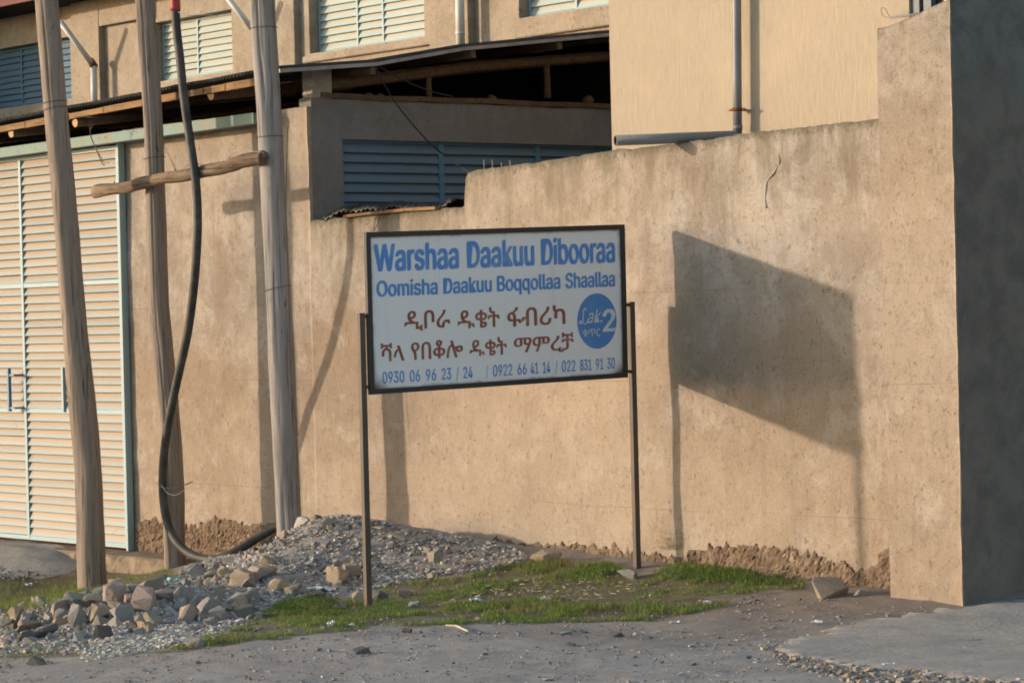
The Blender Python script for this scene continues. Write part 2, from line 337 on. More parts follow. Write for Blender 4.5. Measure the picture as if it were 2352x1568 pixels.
jx=px+np.array([25*mn.noise(Vector((a*3,b*3,1))) if f else 0 for a,b,f in zip(X,Y,fine)]); jy=py+np.array([9*mn.noise(Vector((a*5,b*5,7))) if f else 0 for a,b,f in zip(X,Y,fine)])
gm=np.zeros(len(X))
for P in GP: gm=np.maximum(gm,inpoly(jx,jy,P).astype(float))
gm*=fine
nx,ny=XX.shape
idx=np.arange(nx*ny).reshape(nx,ny)
fc=np.stack([idx[:-1,:-1],idx[1:,:-1],idx[1:,1:],idx[:-1,1:]],-1).reshape(-1,4)
def npmesh(name,V,Fc,mat,smooth=True):
    me=bpy.data.meshes.new(name); k=Fc.shape[1]
    me.vertices.add(len(V)); me.vertices.foreach_set('co',np.asarray(V,np.float32).ravel())
    me.loops.add(Fc.size); me.loops.foreach_set('vertex_index',Fc.astype(np.int32).ravel())
    me.polygons.add(len(Fc)); me.polygons.foreach_set('loop_start',(np.arange(len(Fc))*k).astype(np.int32))
    me.polygons.foreach_set('use_smooth',[smooth]*len(Fc)); me.update(calc_edges=True); me.materials.append(mat); return me
def fattr(me,name,a):
    at=me.attributes.new(name,'FLOAT','POINT'); at.data.foreach_set('value',np.asarray(a,np.float32))
def cattr(me,name,a):
    at=me.attributes.new(name,'FLOAT_COLOR','POINT'); a=np.concatenate([np.asarray(a,np.float32),np.ones((len(a),1),np.float32)],1); at.data.foreach_set('color',a.ravel())
def m_ground():
    M=NM('road_dirt',.97,.12)
    a=M.noise(1.1,6,.65,dist=.5); b=M.noise(8,6,.7); c_=M.noise(55,4,.75); d=M.noise(150,2,.7)
    c=M.mix(M.ramp(a,.35,.65),(.34,.315,.29),(.275,.25,.228)); c=M.mix(M.math('MULTIPLY',M.ramp(b,.5,.72),.45),c,(.38,.355,.325))
    c=M.mix(M.math('MULTIPLY',M.ramp(c_,.58,.72),.5),c,(.07,.065,.062)); c=M.mix(M.math('MULTIPLY',M.ramp(d,.64,.74),.55),c,(.32,.30,.28))
    y=M.xyz()[1]
    near=M.ramp(M.math('ADD',y,M.math('MULTIPLY',a,.9)),-2.2,-.4)      # browner verge soil by the wall
    c=M.mix(M.math('MULTIPLY',near,.75),c,(.215,.175,.14))
    g=M.attr('green')[2]; c=M.mix(M.math('MULTIPLY',g,M.ramp(b,.3,.55,.5,.85)),c,(.12,.115,.055))
    h=M.attr('heap')[2]; c=M.mix(h,c,M.mix(M.ramp(c_,.4,.6),(.34,.315,.29),(.24,.225,.21)))
    M.color(c); M.bump(b,.5,.02); M.bump(c_,.7,.008); M.bump(d,.5,.003); return M.m
me=npmesh('ground',np.stack([X,Y,Z],1),fc,m_ground()); fattr(me,'green',gm); fattr(me,'heap',np.clip((hm-.02)/.05,0,1))
ground=link('ground',me); ground['kind']='structure'
# concrete slab before the gateway
SP=[(1775,1492),(1800,1472),(1850,1462),(1905,1444),(1990,1424),(2090,1408),(2215,1392),(2352,1372),(2700,1350),(3100,1560),(2560,1600),(2352,1580),(2200,1560),(2080,1546),(1960,1536),(1880,1520),(1800,1506)]
pts=[gnd(*p) for p in SP]; out=[]
for i in range(len(pts)):
    a=pts[i];b=pts[(i+1)%len(pts)]; n=max(2,int(np.linalg.norm(b-a)/.05))
    for k in range(n):
        q=a+(b-a)*k/n; s=.02*mn.noise(Vector((q[0]*9,q[1]*9,2)))+.012*mn.noise(Vector((q[0]*31,q[1]*31,5))); out.append((q[0]+s,q[1]+s*1.3))
bm=bmesh.new(); vs=[bm.verts.new((a,b,0)) for a,b in out]; f=bm.faces.new(vs); bmesh.ops.triangulate(bm,faces=[f])
for _ in range(5):
    es=[e for e in bm.edges if e.calc_length()>.14]
    if es: bmesh.ops.subdivide_edges(bm,edges=es,cuts=1); bmesh.ops.triangulate(bm,faces=[q for q in bm.faces if len(q.verts)>3])
zz=heap(np.array([v.co.x for v in bm.verts]),np.array([v.co.y for v in bm.verts]))
for v,z in zip(bm.verts,zz):
    bd=v.is_boundary; v.co.z=z+(-.02 if bd else .012)+.007*mn.noise(v.co*3)+.004*mn.noise(v.co*11)
def m_slab():
    M=NM('worn_concrete',.95,.15); a=M.noise(2.5,6,.65); b=M.noise(30,5,.75); c=M.mix(M.ramp(a,.35,.7),(.36,.335,.30),(.28,.26,.235)); c=M.mix(M.math('MULTIPLY',M.ramp(b,.55,.72),.5),c,(.12,.11,.10))
    M.color(c); M.bump(b,.7,.01); M.bump(M.noise(9,7,.7),.6,.02); return M.m
M_conc=m_slab()
slab=link('concrete_slab',bmm('concrete_slab',bm,M_conc,True)); slab['kind']='structure'
# ------------------------------------------------------------------ boundary wall
def gridwall(name,prof,x0,x1,z0,mat,Y=0,th=.25,st=.035,amp=1.0,ends=True,topj=.012):
    xs=sorted(set(list(np.round(np.arange(x0,x1,st),4))+[x0,x1]+[p[0] for p in prof if x0<p[0]<x1]))
    pxs=[p[0] for p in prof]; pzs=[p[1] for p in prof]; nz=int((max(pzs)-z0)/st)
    V=[];T=[]
    for x in xs:
        zt=np.interp(x,pxs,pzs)+topj*(mn.noise(Vector((x*7,0,1)))+.6*mn.noise(Vector((x*23,0,4))))
        for k in range(nz+1):
            z=z0+(zt-z0)*k/nz; p=Vector((x,0,z))
            y=Y+amp*(.012*mn.noise(p*1.3)+.006*mn.noise(p*4.1+Vector((5,5,5)))+.0022*mn.noise(p*13))
            V.append((x,y,z)); T.append(zt-z)
    n=len(xs); Fc=[]
    for i in range(n-1):
        for k in range(nz): a=i*(nz+1)+k; Fc.append((a,a+nz+1,a+nz+2,a+1))
    o=len(V)
    for i,x in enumerate(xs): V.append((x,Y+th,V[i*(nz+1)+nz][2]-.01)); V.append((x,Y+th,z0)); T+= [0,2]
    for i in range(n-1):
        a=i*(nz+1)+nz; b=(i+1)*(nz+1)+nz; Fc.append((a,b,o+2*(i+1),o+2*i)); Fc.append((o+2*i,o+2*(i+1),o+2*(i+1)+1,o+2*i+1))
    for i,rv in ((0,False),(n-1,True)):
        col=[i*(nz+1)+k for k in range(nz+1)]+[o+2*i,o+2*i+1]; Fc.append(tuple(col[::-1] if not rv else col))
    me=mesh(name,V,Fc,mat,True); fattr(me,'topd',T)
    for p in me.polygons[-(2+2*(n-1)):]: p.use_smooth=False
    return me
def P0(x,y,Y=0): q=atY(x,y,Y); return (q[0],q[2])
prof=[P0(640,508),P0(716,508),P0(760,502),P0(900,490),P0(1066,474),P0(1068,412),P0(1074,398),P0(1092,390),P0(1150,384),P0(1250,370),P0(1405,346),P0(1560,330),P0(1700,309),P0(1850,291),P0(2040,272),P0(2200,250)]
XC=P0(705,235)[0]; XP=P0(2045,1375,-.22)[0]
wall=thing('boundary_wall',((XC+XP)/2,0,0),'long stained tan plaster wall with a stepped top behind the signboard','wall')
link('plaster_wall',gridwall('plaster_wall',prof,XC,XP+.06,-.4,M_wall),wall)
# crumbled mud foot of the wall: a rough proud band with a ragged upper edge
def footing(pxp,x0,x1,par,name='crumbled_footing',z0=-.35):
    ft=[P0(*p) for p in pxp]; fx=[p[0] for p in ft]; fz=[p[1] for p in ft]; st=.018
    xs=np.arange(x0,x1,st); zs=np.arange(z0,max(fz)+.22,st); V=[]
    for x in xs:
        e=np.interp(x,fx,fz)-.015+.05*mn.noise(Vector((x*2.3,1,0)))+.035*mn.noise(Vector((x*9,3,0)))+.02*mn.noise(Vector((x*27,3,9)))
        for z in zs:
            k=max(-1,min(1,(e-z-.05*mn.noise(Vector((x*17,z*17,2))))/.022)); p=Vector((x,0,z))
            rg=.004+.007*mn.noise(p*8)+.012*mn.noise(p*25)+.015*mn.noise(p*52)-.03*max(0,mn.noise(p*13+Vector((3,3,3)))-.25)
            y=-max(rg+.006,.0015) if k>0 else .02
            if 0<k<1: y*=k
            V.append((x,min(y,.0) if k>0 else .05,z))
    a=np.arange(len(xs)*len(zs)).reshape(len(xs),len(zs)); Fc=[tuple(map(int,q)) for q in np.stack([a[:-1,:-1],a[1:,:-1],a[1:,1:],a[:-1,1:]],-1).reshape(-1,4)]
    return link(name,mesh(name,V,Fc,M_mud),par)
footing([(1000,1245),(1060,1232),(1150,1238),(1300,1240),(1380,1248),(1480,1256),(1560,1262),(1640,1252),(1700,1245),(1800,1242),(1870,1262),(1950,1292),(1985,1300),(2015,1270),(2060,1225)],XC+1.0,XP+.04,wall)
for x,y0,y1 in ((1112,386,367),(1131,384,367),(1152,384,374),(1172,381,368)):
    a=atY(x,y0+3,.06); b=atY(x-1,y1,.06); bm=bmesh.new(); tube(bm,[a,(a+b)/2+np.array([.003,0,0]),b],.0035,6); link('rebar_stub',bmm('rebar_stub',bm,M_wirel),wall)
bm=bmesh.new(); tube(bm,smoothpath([atY(*q,-.001) for q in ((1786,348),(1791,374),(1778,396),(1762,418),(1758,445),(1760,478))],5),[.004+.007*abs(math.sin(i*.45)) for i in range(26)],8,jit=.4); o=bmm('plaster_ridge',bm,M_wall,True); fattr(o,'topd',[.6]*len(o.vertices)); link('plaster_ridge',o,wall)
# pillar and side of the gateway
pl=thing('gateway_pillar',(XP,-.2,0),'tall plastered wall end with a sunlit front and a dark shaded side at the right','pillar')
XR=P0(2212,1380,-.22)[0]
me=gridwall('pillar_front',[P0(2040,62,-.22),P0(2120,26,-.22),P0(2200,-14,-.22)],XP,XR,-.4,M_pillar,Y=-.22,th=.012,st=.03,amp=.8,topj=.006)
ej=lambda z: .007*mn.noise(Vector((z*5,2,0)))+.005*mn.noise(Vector((z*19,5,0)))-.02*max(0,mn.noise(Vector((z*9,8,0)))-.38)
for v in me.vertices:
    if v.co.x>XR-.012: v.co.x+=ej(v.co.z)
if 1: link('pillar_front',me,pl)
# side face as a grid
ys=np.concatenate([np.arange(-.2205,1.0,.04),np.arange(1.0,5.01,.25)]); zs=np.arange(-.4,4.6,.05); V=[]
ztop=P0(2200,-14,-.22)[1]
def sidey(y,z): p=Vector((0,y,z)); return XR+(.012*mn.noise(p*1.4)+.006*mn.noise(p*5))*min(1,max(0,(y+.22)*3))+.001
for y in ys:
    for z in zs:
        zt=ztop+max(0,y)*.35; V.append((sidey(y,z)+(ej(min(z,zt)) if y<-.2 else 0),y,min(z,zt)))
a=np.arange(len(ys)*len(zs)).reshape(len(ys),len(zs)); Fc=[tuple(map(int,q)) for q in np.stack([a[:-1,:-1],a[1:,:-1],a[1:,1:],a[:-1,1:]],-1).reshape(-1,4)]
M_pside=plaster('pillar_plaster_shaded',(.18,.15,.13),(.125,.105,.092),(.165,.16,.155),wx=0,zl=3.1,top=False)  # pillar plaster again, its colour darkened to deepen the shaded side
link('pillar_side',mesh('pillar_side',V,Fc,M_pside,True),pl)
bm=bmesh.new(); box(bm,XP+.02,XR-.03,-.19,5,-.4,3.3); link('pillar_core',bmm('pillar_core',bm,M_pillar),pl)
# leaning triangular slab between wall top and pillar
bm=bmesh.new(); T3=[atY(1990,275,.30),atY(2060,272,.30),atY(2060,128,.30),atY(2046,140,.30)]
fr=[bm.verts.new(p) for p in T3]; bk=[bm.verts.new(np.array(p)+[0,.07,0]) for p in T3]; bm.faces.new(fr); bm.faces.new(bk[::-1])
for i in range(4): bm.faces.new((fr[i],fr[(i+1)%4],bk[(i+1)%4],bk[i]))
o=link('leaning_slab',bmm('leaning_slab',bm,simple('pinkish_grey_slab',(.40,.33,.29),.9,.2))); tag(o,'pinkish grey triangular slab leaning against the pillar above the wall top','slab')
# ------------------------------------------------------------------ shed behind the gate
A71=R(85.4); dv=np.array([math.cos(A71),math.sin(A71),0.]); C0=np.array([XC,0,0])
shed=thing('gate_shed',(XC,0,0),'low plastered shed with a dark rough roof behind the three poles','shed')
XG=P0(303,900)[0]   # right jamb of the gate
zl_=P0(520,268)[1]
me=gridwall('front_wall',[(XG-.1,zl_),(XC,zl_)],XG-.05,XC,-.4,M_shed,Y=0.0,th=.2,st=.035,topj=.004); link('front_wall',me,shed)
footing([(290,1205),(330,1188),(420,1196),(500,1188),(560,1190),(640,1200),(720,1210)],XG,XC-.02,shed)
# side wall with a long louvred opening
def S(s,z,off=0): # point on side wall, off = outwards (towards +X)
    n=np.array([dv[1],-dv[0],0.]); return C0+dv*s+n*off+np.array([0,0,z])
def sloc(x,y,off=0):
    n=np.array([dv[1],-dv[0],0.]); q=onp(x,y,C0+n*off,dv); return (q-C0)@dv,q[2]
sa,za=sloc(785,320); sE=sloc(1405,240)[0]; sb=sE+.2; YB=sE+.25; zb_=sloc(900,492)[1]-.1; ztw=sloc(1000,236)[1]
M_s=Matrix(((dv[0],dv[1],0,XC),(dv[1],-dv[0],0,0),(0,0,1,0),(0,0,0,1)))  # local: x along, y outwards
bm=bmesh.new()
for (s0,s1,z0,z1) in ((.035,sa,-.4,ztw),(sa,sb,za,ztw),(sa,sb,-.4,zb_)):
    nu=max(1,int((s1-s0)/.08)); nz=max(1,int((z1-z0)/.08)); g=[[bm.verts.new(S(s0+(s1-s0)*i/nu,z0+(z1-z0)*k/nz,.002)) for k in range(nz+1)] for i in range(nu+1)]
    for i in range(nu):
        for k in range(nz): bm.faces.new((g[i][k],g[i+1][k],g[i+1][k+1],g[i][k+1]))
bmesh.ops.remove_doubles(bm,verts=bm.verts,dist=.004)
for v in bm.verts: 
    if v.co.z<ztw-.01 and (v.co-Vector(C0)).xy.length>.05: v.co+=Vector((dv[1],-dv[0],0))*.006*mn.noise(v.co*2)
    elif v.co.z>=ztw-.01: v.co.z+=.012*mn.noise(v.co*5)
r=bmesh.ops.extrude_face_region(bm,geom=bm.faces[:]); 
for v in r['geom']:
    if isinstance(v,bmesh.types.BMVert): v.co-=Vector((dv[1],-dv[0],0))*.17
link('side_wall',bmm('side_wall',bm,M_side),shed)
# ---- louvres
def slatmesh(L,pitch,mat,dep=.03,key={}):
    k=(round(L,3),pitch,mat.name)
    if k in key: return key[k]
    h=pitch; pr=[(0.0,h*.56),(-dep*.9,-h*.40),(-dep,-h*.46),(-dep*.92,-h*.50),(-dep*.80,-h*.455),(.003,h*.50)]
    V=[];n=len(pr);sg=4
    for i in range(sg+1):
        for y,z in pr: V.append((L*i/sg,y+.0015*math.sin(i*2.1),z))
    Fc=[]
    for i in range(sg):
        for j in range(n): a=i*n+j;b=i*n+(j+1)%n; Fc.append((a,b,b+n,a+n))
    Fc+= [tuple(range(n))[::-1],tuple(range(sg*n,sg*n+n))]
    me=mesh('slat',V,Fc,mat); key[k]=me; return me
def louvre(par,name,org,ang,cols,z0,z1,pitch,mf,ms,fr=.03,frd=.035,bars=(),dep=.03,dark=True):
    """cols: list of (s0,s1) openings; org: world point of s=0,z=0; front is local -y"""
    ca,sa_=math.cos(ang),math.sin(ang); M=Matrix(((ca,-sa_,0,org[0]),(sa_,ca,0,org[1]),(0,0,1,org[2]),(0,0,0,1)))
    bm=bmesh.new(); S0=cols[0][0];S1=cols[-1][1]
    edges=[S0]+[ (a[1]+b[0])/2 for a,b in zip(cols,cols[1:])]+[S1]
    for e in edges: box(bm,e-fr/2,e+fr/2,-frd,.01,z0-fr,z1+fr,0,M)
    for z in [z0-fr/2,z1+fr/2]+list(bars): box(bm,S0-fr/2+.002,S1+fr/2-.002,-frd+.003,.008,z-fr/2,z+fr/2,0,M)
    f=link(name,bmm(name,bm,mf),par)
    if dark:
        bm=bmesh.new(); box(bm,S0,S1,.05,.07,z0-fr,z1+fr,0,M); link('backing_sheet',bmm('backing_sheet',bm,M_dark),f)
    zz=[z0]+[b for b in bars]+[z1]
    for q,(a,b) in enumerate(zip(zz,zz[1:])):
        lo=a+(fr/2 if q else 0); hi=b-(fr/2 if q<len(zz)-2 else 0); n=max(1,round((hi-lo)/pitch)); p=round((hi-lo)/n,4)
        for (c0,c1) in cols:
            for i in range(n):
                z=lo+p*(i+.5); me=slatmesh(c1-c0,p,ms,dep)
                loc=M@Vector((c0,0,z)); 
                link('slat',me,f,loc,(R(random.gauss(0,1.6)),R(random.gauss(0,.12)),ang))
    return f
# side window: local x must run so that front (-y local) faces outwards (+X side): ang = 71deg, -y -> (sin71,-cos71)
md1=sloc(1010,330,-.06)[0]; md2=sloc(1232,345,-.06)[0]; pt=.081
louvre(shed,'side_window',S(0,0,-.07),A71,[(sa+.015,md1-.025),(md1+.025,md2-.025),(md2+.025,sb)],zb_+.04,za-.02,pt,M_frameb,M_slatblue,fr=.05,frd=.03,dep=.035)
# roof
EA=atY(0,285,-.45); EB=atY(640,165,-.45)
sl_=(EB[2]-EA[2])/(EB[0]-EA[0])
rb=[(0,0)]
for p in ((860,150),(1060,115),(1400,82)):
    q=onp(*p,EB,dv); rb.append(((q-EB)@dv,q[2]-EB[2]))
rb.append((sE+.75,rb[-1][1]+.05))
def roofz(x,b): return EB[2]+(x-(EB[0]+b*dv[0]))*sl_*(1-min(1,b/4))+np.interp(b,[r[0] for r in rb],[r[1] for r in rb])
per=.047; xs=np.arange(-11,0.001,per/6)+0; V=[];bs=sorted({0,.05,*[round(float(q[0]),3) for q in rb],.4,1.3,2.5})
for i,x in enumerate(xs):
    for b in bs:
        X_=x+EB[0]; jitter=.010*mn.noise(Vector((X_*1.7,0,0))) if b==0 else 0
        jag=.03*mn.noise(Vector((round(X_/.75)*3.3,1,0))) if b==0 else 0
        V.append((X_+b*dv[0],EB[1]+b*dv[1]+jag,roofz(X_+b*dv[0],b)+.03+.013*math.sin(2*math.pi*x/per)+jitter+.0*b))
n=len(bs); Fc=[(i*n+j,(i+1)*n+j,(i+1)*n+j+1,i*n+j+1) for i in range(len(xs)-1) for j in range(n-1)]
roof=link('roof_sheet',mesh('roof_sheet',V,Fc,M_tar,True),shed)
md=roof.modifiers.new('thick','SOLIDIFY'); md.thickness=.006; md.offset=1
bm=bmesh.new(); rp=[EB+dv*r[0]+np.array([0,0,r[1]+.006]) for r in rb]
for a,b in zip(rp,rp[1:]): beam(bm,a,b,.05,.028,ext=.004)
link('roof_flashing',bmm('roof_flashing',bm,M_metal),roof)
# soffit sheet (underside of the overhang)
# purlins parallel to the front
for px_,py_ in ((857,156),(1087,113),(1286,97)):
    b=float((onp(px_,py_,EB,dv)-EB)@dv); x1=EB[0]+b*dv[0]+.0; y=EB[1]+b*dv[1]; bm=bmesh.new(); beam(bm,(-27,y,roofz(-27,b)-.05),(x1,y,roofz(x1,b)-.042),.05,.06); link('purlin',bmm('purlin',bm,M_timber),shed)
# eave plank and pole rafters with cut ends
a=atY(-30,307,-.42); b=atY(590,192,-.42)
bm=bmesh.new()
seg=[(x,np.interp(x,[-30,330,365,590],[303,236,228,188])) for x in (-300,-30,60,160,240,330,410,470,520,590)]
pp=[atY(x,y,-.42) for x,y in seg]
V=[]
for i,(a_,b_) in enumerate(zip(pp,pp[1:])): beam(bm,a_,b_,.022,.052+.006*((i*7)%3-1),ext=.006)
link('eave_plank',bmm('eave_plank',bm,M_plank),shed)
M_end=simple('cut_wood_end',(.50,.33,.18),.8)
for (x,y,r) in ((25,306,.042),(172,282,.04),(484,218,.045),(-120,330,.04)):
    q=atY(x,y,-.40); bm=bmesh.new(); tube(bm,[q,q+np.array([.0,1.5,.18]),q+np.array([.0,3.2,.38])],[r,r,r*.9],10,jit=.1,seed=x)
    for f in bm.faces: f.smooth=len(f.verts)==4
    me=bmm('rafter_pole',bm,M_timber); me.materials.append(M_end)
    for p in me.polygons:
        if len(p.vertices)>4: p.material_index=1
    link('rafter_pole',me,shed)
# verge beam, props, wall plate, corner block
bm=bmesh.new(); p1=onp(745,198,S(0,0,-.05),dv); p2=onp(1405,108,S(0,0,-.05),dv); tube(bm,[p1,(p1+p2)/2+np.array([0,0,-.015]),p2+dv*.8],[.045,.042,.04],9,jit=.2); link('verge_pole',bmm('verge_pole',bm,M_timber),shed)
for x,yt,yb,r in ((985,165,226,.028),(1258,128,226,.032)):
    a=onp(x,yb,S(0,0,-.06),dv); b=onp(x-(4 if x>1100 else 0),yt,S(0,0,-.06),dv); bm=bmesh.new(); tube(bm,[a,(a+b)/2,b],[r,r*.85,r],8,jit=.2,seed=x); link('prop_post',bmm('prop_post',bm,M_timber,True),shed)
bm=bmesh.new(); wp=[S(s,ztw+.022+.012*mn.noise(Vector((s*2,0,0))),-.02) for s in np.linspace(.12,sE+.5,12)]
for a,b in zip(wp,wp[1:]): beam(bm,a,b,.09,.04,ext=.004)
link('wall_plate',bmm('wall_plate',bm,M_timber),shed)
bm=bmesh.new(); a,za1=sloc(716,226); b,_=sloc(757,226); box(bm,a,b+.02,-.14,.015,ztw,ztw+.26,.01,M_s); link('corner_block',bmm('corner_block',bm,simple('grey_block',(.33,.31,.28),.95)),shed)
for x,y,r in ((848,222,.03),(875,224,.03),(1128,228,.045),(1352,230,.05)):
    q=onp(x,y,S(0,0,-.10),dv); bm=bmesh.new(); bmesh.ops.create_icosphere(bm,subdivisions=2,radius=r,matrix=Matrix.Translation(q))
    for v in bm.verts: v.co+=(v.co-Vector(q))*.5*mn.noise(v.co*20)
    link('mortar_lump',bmm('mortar_lump',bm,M_timber),shed)
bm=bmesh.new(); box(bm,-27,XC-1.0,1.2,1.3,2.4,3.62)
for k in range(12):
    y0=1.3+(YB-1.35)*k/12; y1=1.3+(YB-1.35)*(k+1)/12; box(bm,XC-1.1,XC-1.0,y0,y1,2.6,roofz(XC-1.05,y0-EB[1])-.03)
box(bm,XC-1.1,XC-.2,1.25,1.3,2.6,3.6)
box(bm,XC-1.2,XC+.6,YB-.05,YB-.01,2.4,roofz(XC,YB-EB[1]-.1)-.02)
link('gap_shade_panels',bmm('gap_shade_panels',bm,simple('gap_shade_black',(.015,.014,.014),1,.02)),shed)  # black panels added inside so the gap under the roof stays dark
# interior closing walls
bm=bmesh.new(); box(bm,-28.2,-28,0,YB,-.4,4.6); link('end_wall',bmm('end_wall',bm,M_shed),shed)
# ------------------------------------------------------------------ sliding gate
YG=-.035
gt=thing('sliding_gate',atY(300,1250,YG),'large pale blue louvred metal gate behind the left wooden pole','gate')
def GX(x,y): return atY(x,y,YG)[0]
def GZ(x,y): return atY(x,y,YG)[2]
gx1=GX(292,900); gst=GX(62,800); zt=GZ(150,350); zb=GZ(150,1243); r1=GZ(150,652); r2=GZ(150,944)
gl=gx1-gst; 
louvre(gt,'gate_frame',(0,YG+.0,0),0,[(gst-gl*1.05,gst-.018),(gst+.018,gx1-.018)],zb+.03,zt-.03,.0745,M_frame,M_slat,fr=.036,frd=.034,bars=(r2,r1),dep=.032)
bm=bmesh.new(); box(bm,gx1-.02,gx1+.012,YG-.037,-.006,zb-.03,zt+.02,.003); link('gate_stile',bmm('gate_stile',bm,M_frameb if False else M_frame),gt)
# second leaf continuing left
# handle and wicket outline
bm=bmesh.new(); h1=GX(47,890); za_=GZ(50,845); zc=GZ(50,943)
box(bm,h1-.014,h1+.014,YG-.13,YG-.10,zc,za_,.002)
for z in (za_-.06,zc+.03): beam(bm,(h1+.015,YG-.115,z),(h1+.10,YG-.115,z),.018,.018); beam(bm,(h1+.10,YG-.115,z),(h1+.10,YG-.03,z),.016,.016)
link('gate_handle',bmm('gate_handle',bm,M_frameb),gt)
bm=bmesh.new(); wx=GX(154,890); box(bm,wx-.014,wx+.014,YG-.05,YG-.02,zc,GZ(154,843)); link('wicket_edge',bmm('wicket_edge',bm,M_frame),gt)
# overhead rail
a=atY(-260,388,-.16); b=atY(592,272,-.16); a2=atY(0,352,-.16)
bm=bmesh.new(); sg=[a+(b-a)*t for t in np.linspace(0,1,18)]
zc_=lambda x:np.interp(x,[a[0],b[0]],[a[2],b[2]])
for p,q in zip(sg,sg[1:]): beam(bm,p,q,.09,.085,ext=0.001)
o=link('gate_rail',bmm('gate_rail',bm,M_rail)); tag(o,'rusty pale blue rail above the louvred gate under the eave','rail')
bm=bmesh.new(); box(bm,gx1-3.6,gx1,YG-.02,.0,zb-.05,zb-.028); link('bottom_track',bmm('bottom_track',bm,M_rust),gt)
# ledge below the gate
lt=atY(150,1262,-.3)[2]; V=[]
lx0,lx1=-25.0,atY(402,1290,-.3)[0]
xs=np.arange(lx0,lx1,.04); pr=[(.05,0),(-.02,.0),(-.18,.0),(-.30,-.004),(-.325,-.02),(-.33,-.07),(-.335,-.12),(-.34,-.2),(-.36,-.4)]
for x in xs:
    e=.02*mn.noise(Vector((x*3,0,0))); 
    for j,(y,z) in enumerate(pr):
        p=Vector((x,y,z)); V.append((x,y+(e+.014*mn.noise(p*12)+.012*mn.noise(p*30) if j>3 else 0),lt+z+.004*mn.noise(p*6)))
n=len(pr); Fc=[(i*n+j,(i+1)*n+j,(i+1)*n+j+1,i*n+j+1)[::-1] for i in range(len(xs)-1) for j in range(n-1)]; Fc.append(tuple(range((len(xs)-1)*n,len(xs)*n)))
o=link('threshold_ledge',mesh('threshold_ledge',V,Fc,simple('threshold_concrete',(.27,.215,.16),.95,.1,var=.4,sc=9))); tag(o,'low crumbling concrete ledge along the foot of the louvred gate','ledge')
# grey broken ramp at the far left
bm=bmesh.new(); c=gnd(40,1322); 
for i in range(26):
    for j in range(14):
        bm.verts.new((c[0]-1.6+i*.085,-1.15+j*.075,0))
bm.verts.ensure_lookup_table()
for v in bm.verts:
    t=(v.co.x-(c[0]-1.6))/2.1; s=(v.co.y+1.15)/.95; v.co.z=G0(v.co.x,v.co.y)[0]-.05+(lt+.01-G0(v.co.x,v.co.y)[0]+.05)*min(1,max(0,s*1.6))*min(1,max(0,(1.02-t)*2.2))+.02*mn.noise(v.co*5)+.014*mn.noise(v.co*13)
for i in range(25):
    for j in range(13): bm.faces.new([bm.verts[k] for k in (i*14+j,(i+1)*14+j,(i+1)*14+j+1,i*14+j+1)])
o=link('broken_ramp',bmm('broken_ramp',bm,M_conc,True)); tag(o,'broken grey concrete ramp in front of the gate at the far left','ramp')
# ------------------------------------------------------------------ upper building
ub=thing('workshop_building',(-14,YB,0),'cream plastered upper storey with louvred windows above the shed roof','building')
def BX(x,y,Y=YB): return atY(x,y,Y)[0]
def BZ(x,y,Y=YB): return atY(x,y,Y)[2]
wins=[ (BX(-150,240),BX(163,170),BZ(100,236),BZ(60,102)), (BX(352,100),BX(533,90),BZ(450,175),BZ(470,32)), (BX(710,60),BX(975,60),BZ(850,103),6.0), (BX(1192,30),BX(1500,10),BZ(1300,26),6.2)]
x0,x1,z0,z1=-36,-11.0,-.2,7.0
cx=sorted({x0,x1,*[w_[0] for w_ in wins],*[w_[1] for w_ in wins]}); cz=sorted({z0,z1,*[w_[2] for w_ in wins],*[w_[3] for w_ in wins]})
bm=bmesh.new()
for a,b in zip(cx,cx[1:]):
    for c,d in zip(cz,cz[1:]):
        mx,mz=(a+b)/2,(c+d)/2
        if any(w_[0]<mx<w_[1] and w_[2]<mz<w_[3] for w_ in wins): continue
        vs=[bm.verts.new(p) for p in ((a,YB,c),(b,YB,c),(b,YB,d),(a,YB,d))]; bm.faces.new(vs)
bmesh.ops.remove_doubles(bm,verts=bm.verts,dist=.0005); r=bmesh.ops.extrude_face_region(bm,geom=bm.faces[:])
for v in r['geom']:
    if isinstance(v,bmesh.types.BMVert): v.co.y+=.2
link('upper_wall',bmm('upper_wall',bm,M_upper),ub)
REC=.14
def winb(i,fx,mf,ms):
    w_=wins[i]; cols=[]; e=[w_[0]+.012]+[BX(x,60,YB+REC) for x in fx]+[w_[1]-.012]
    for a,b in zip(e,e[1:]): cols.append((a+.012,b-.012))
    louvre(ub,'louvre_window',(0,YB+REC,0),0,cols,w_[2]+.025,w_[3]-.03,.074,mf,ms,fr=.024,frd=.03,dep=.03)
winb(0,[-60,52],M_frameb,M_slatblue); winb(1,[458],M_frame,M_slatup); winb(2,[826,885],M_frame,M_slatup); winb(3,[1330],M_frame,M_slatup)
# pilasters
for a,b in ((176,240),(552,690),(1000,1090)):
    xa,xb=BX(a,100),BX(b,80); bm=bmesh.new(); box(bm,xa,xb,YB-.075,YB+.02,3.4,6.9,.006); link('pilaster',bmm('pilaster',bm,M_upper),ub)
bm=bmesh.new(); xa,xb=BX(240,60),BX(352,60); zt_=BZ(250,60); box(bm,xa,xb,YB-.074,YB+.01,zt_,6.9,.004); link('panel_head',bmm('panel_head',bm,M_upper),ub)
bm=bmesh.new(); xa,xb=BX(1090,60),BX(1500,60); box(bm,BX(1192,20)-.02,xb,YB-.05,YB+.01,BZ(1300,75),BZ(1300,28),.01); link('window_sill',bmm('window_sill',bm,M_upper),ub)
bm=bmesh.new(); box(bm,BX(350,60),BX(560,60),YB-.05,YB+.01,BZ(450,205),BZ(450,183),.01); link('window_sill',bmm('window_sill',bm,M_upper),ub)
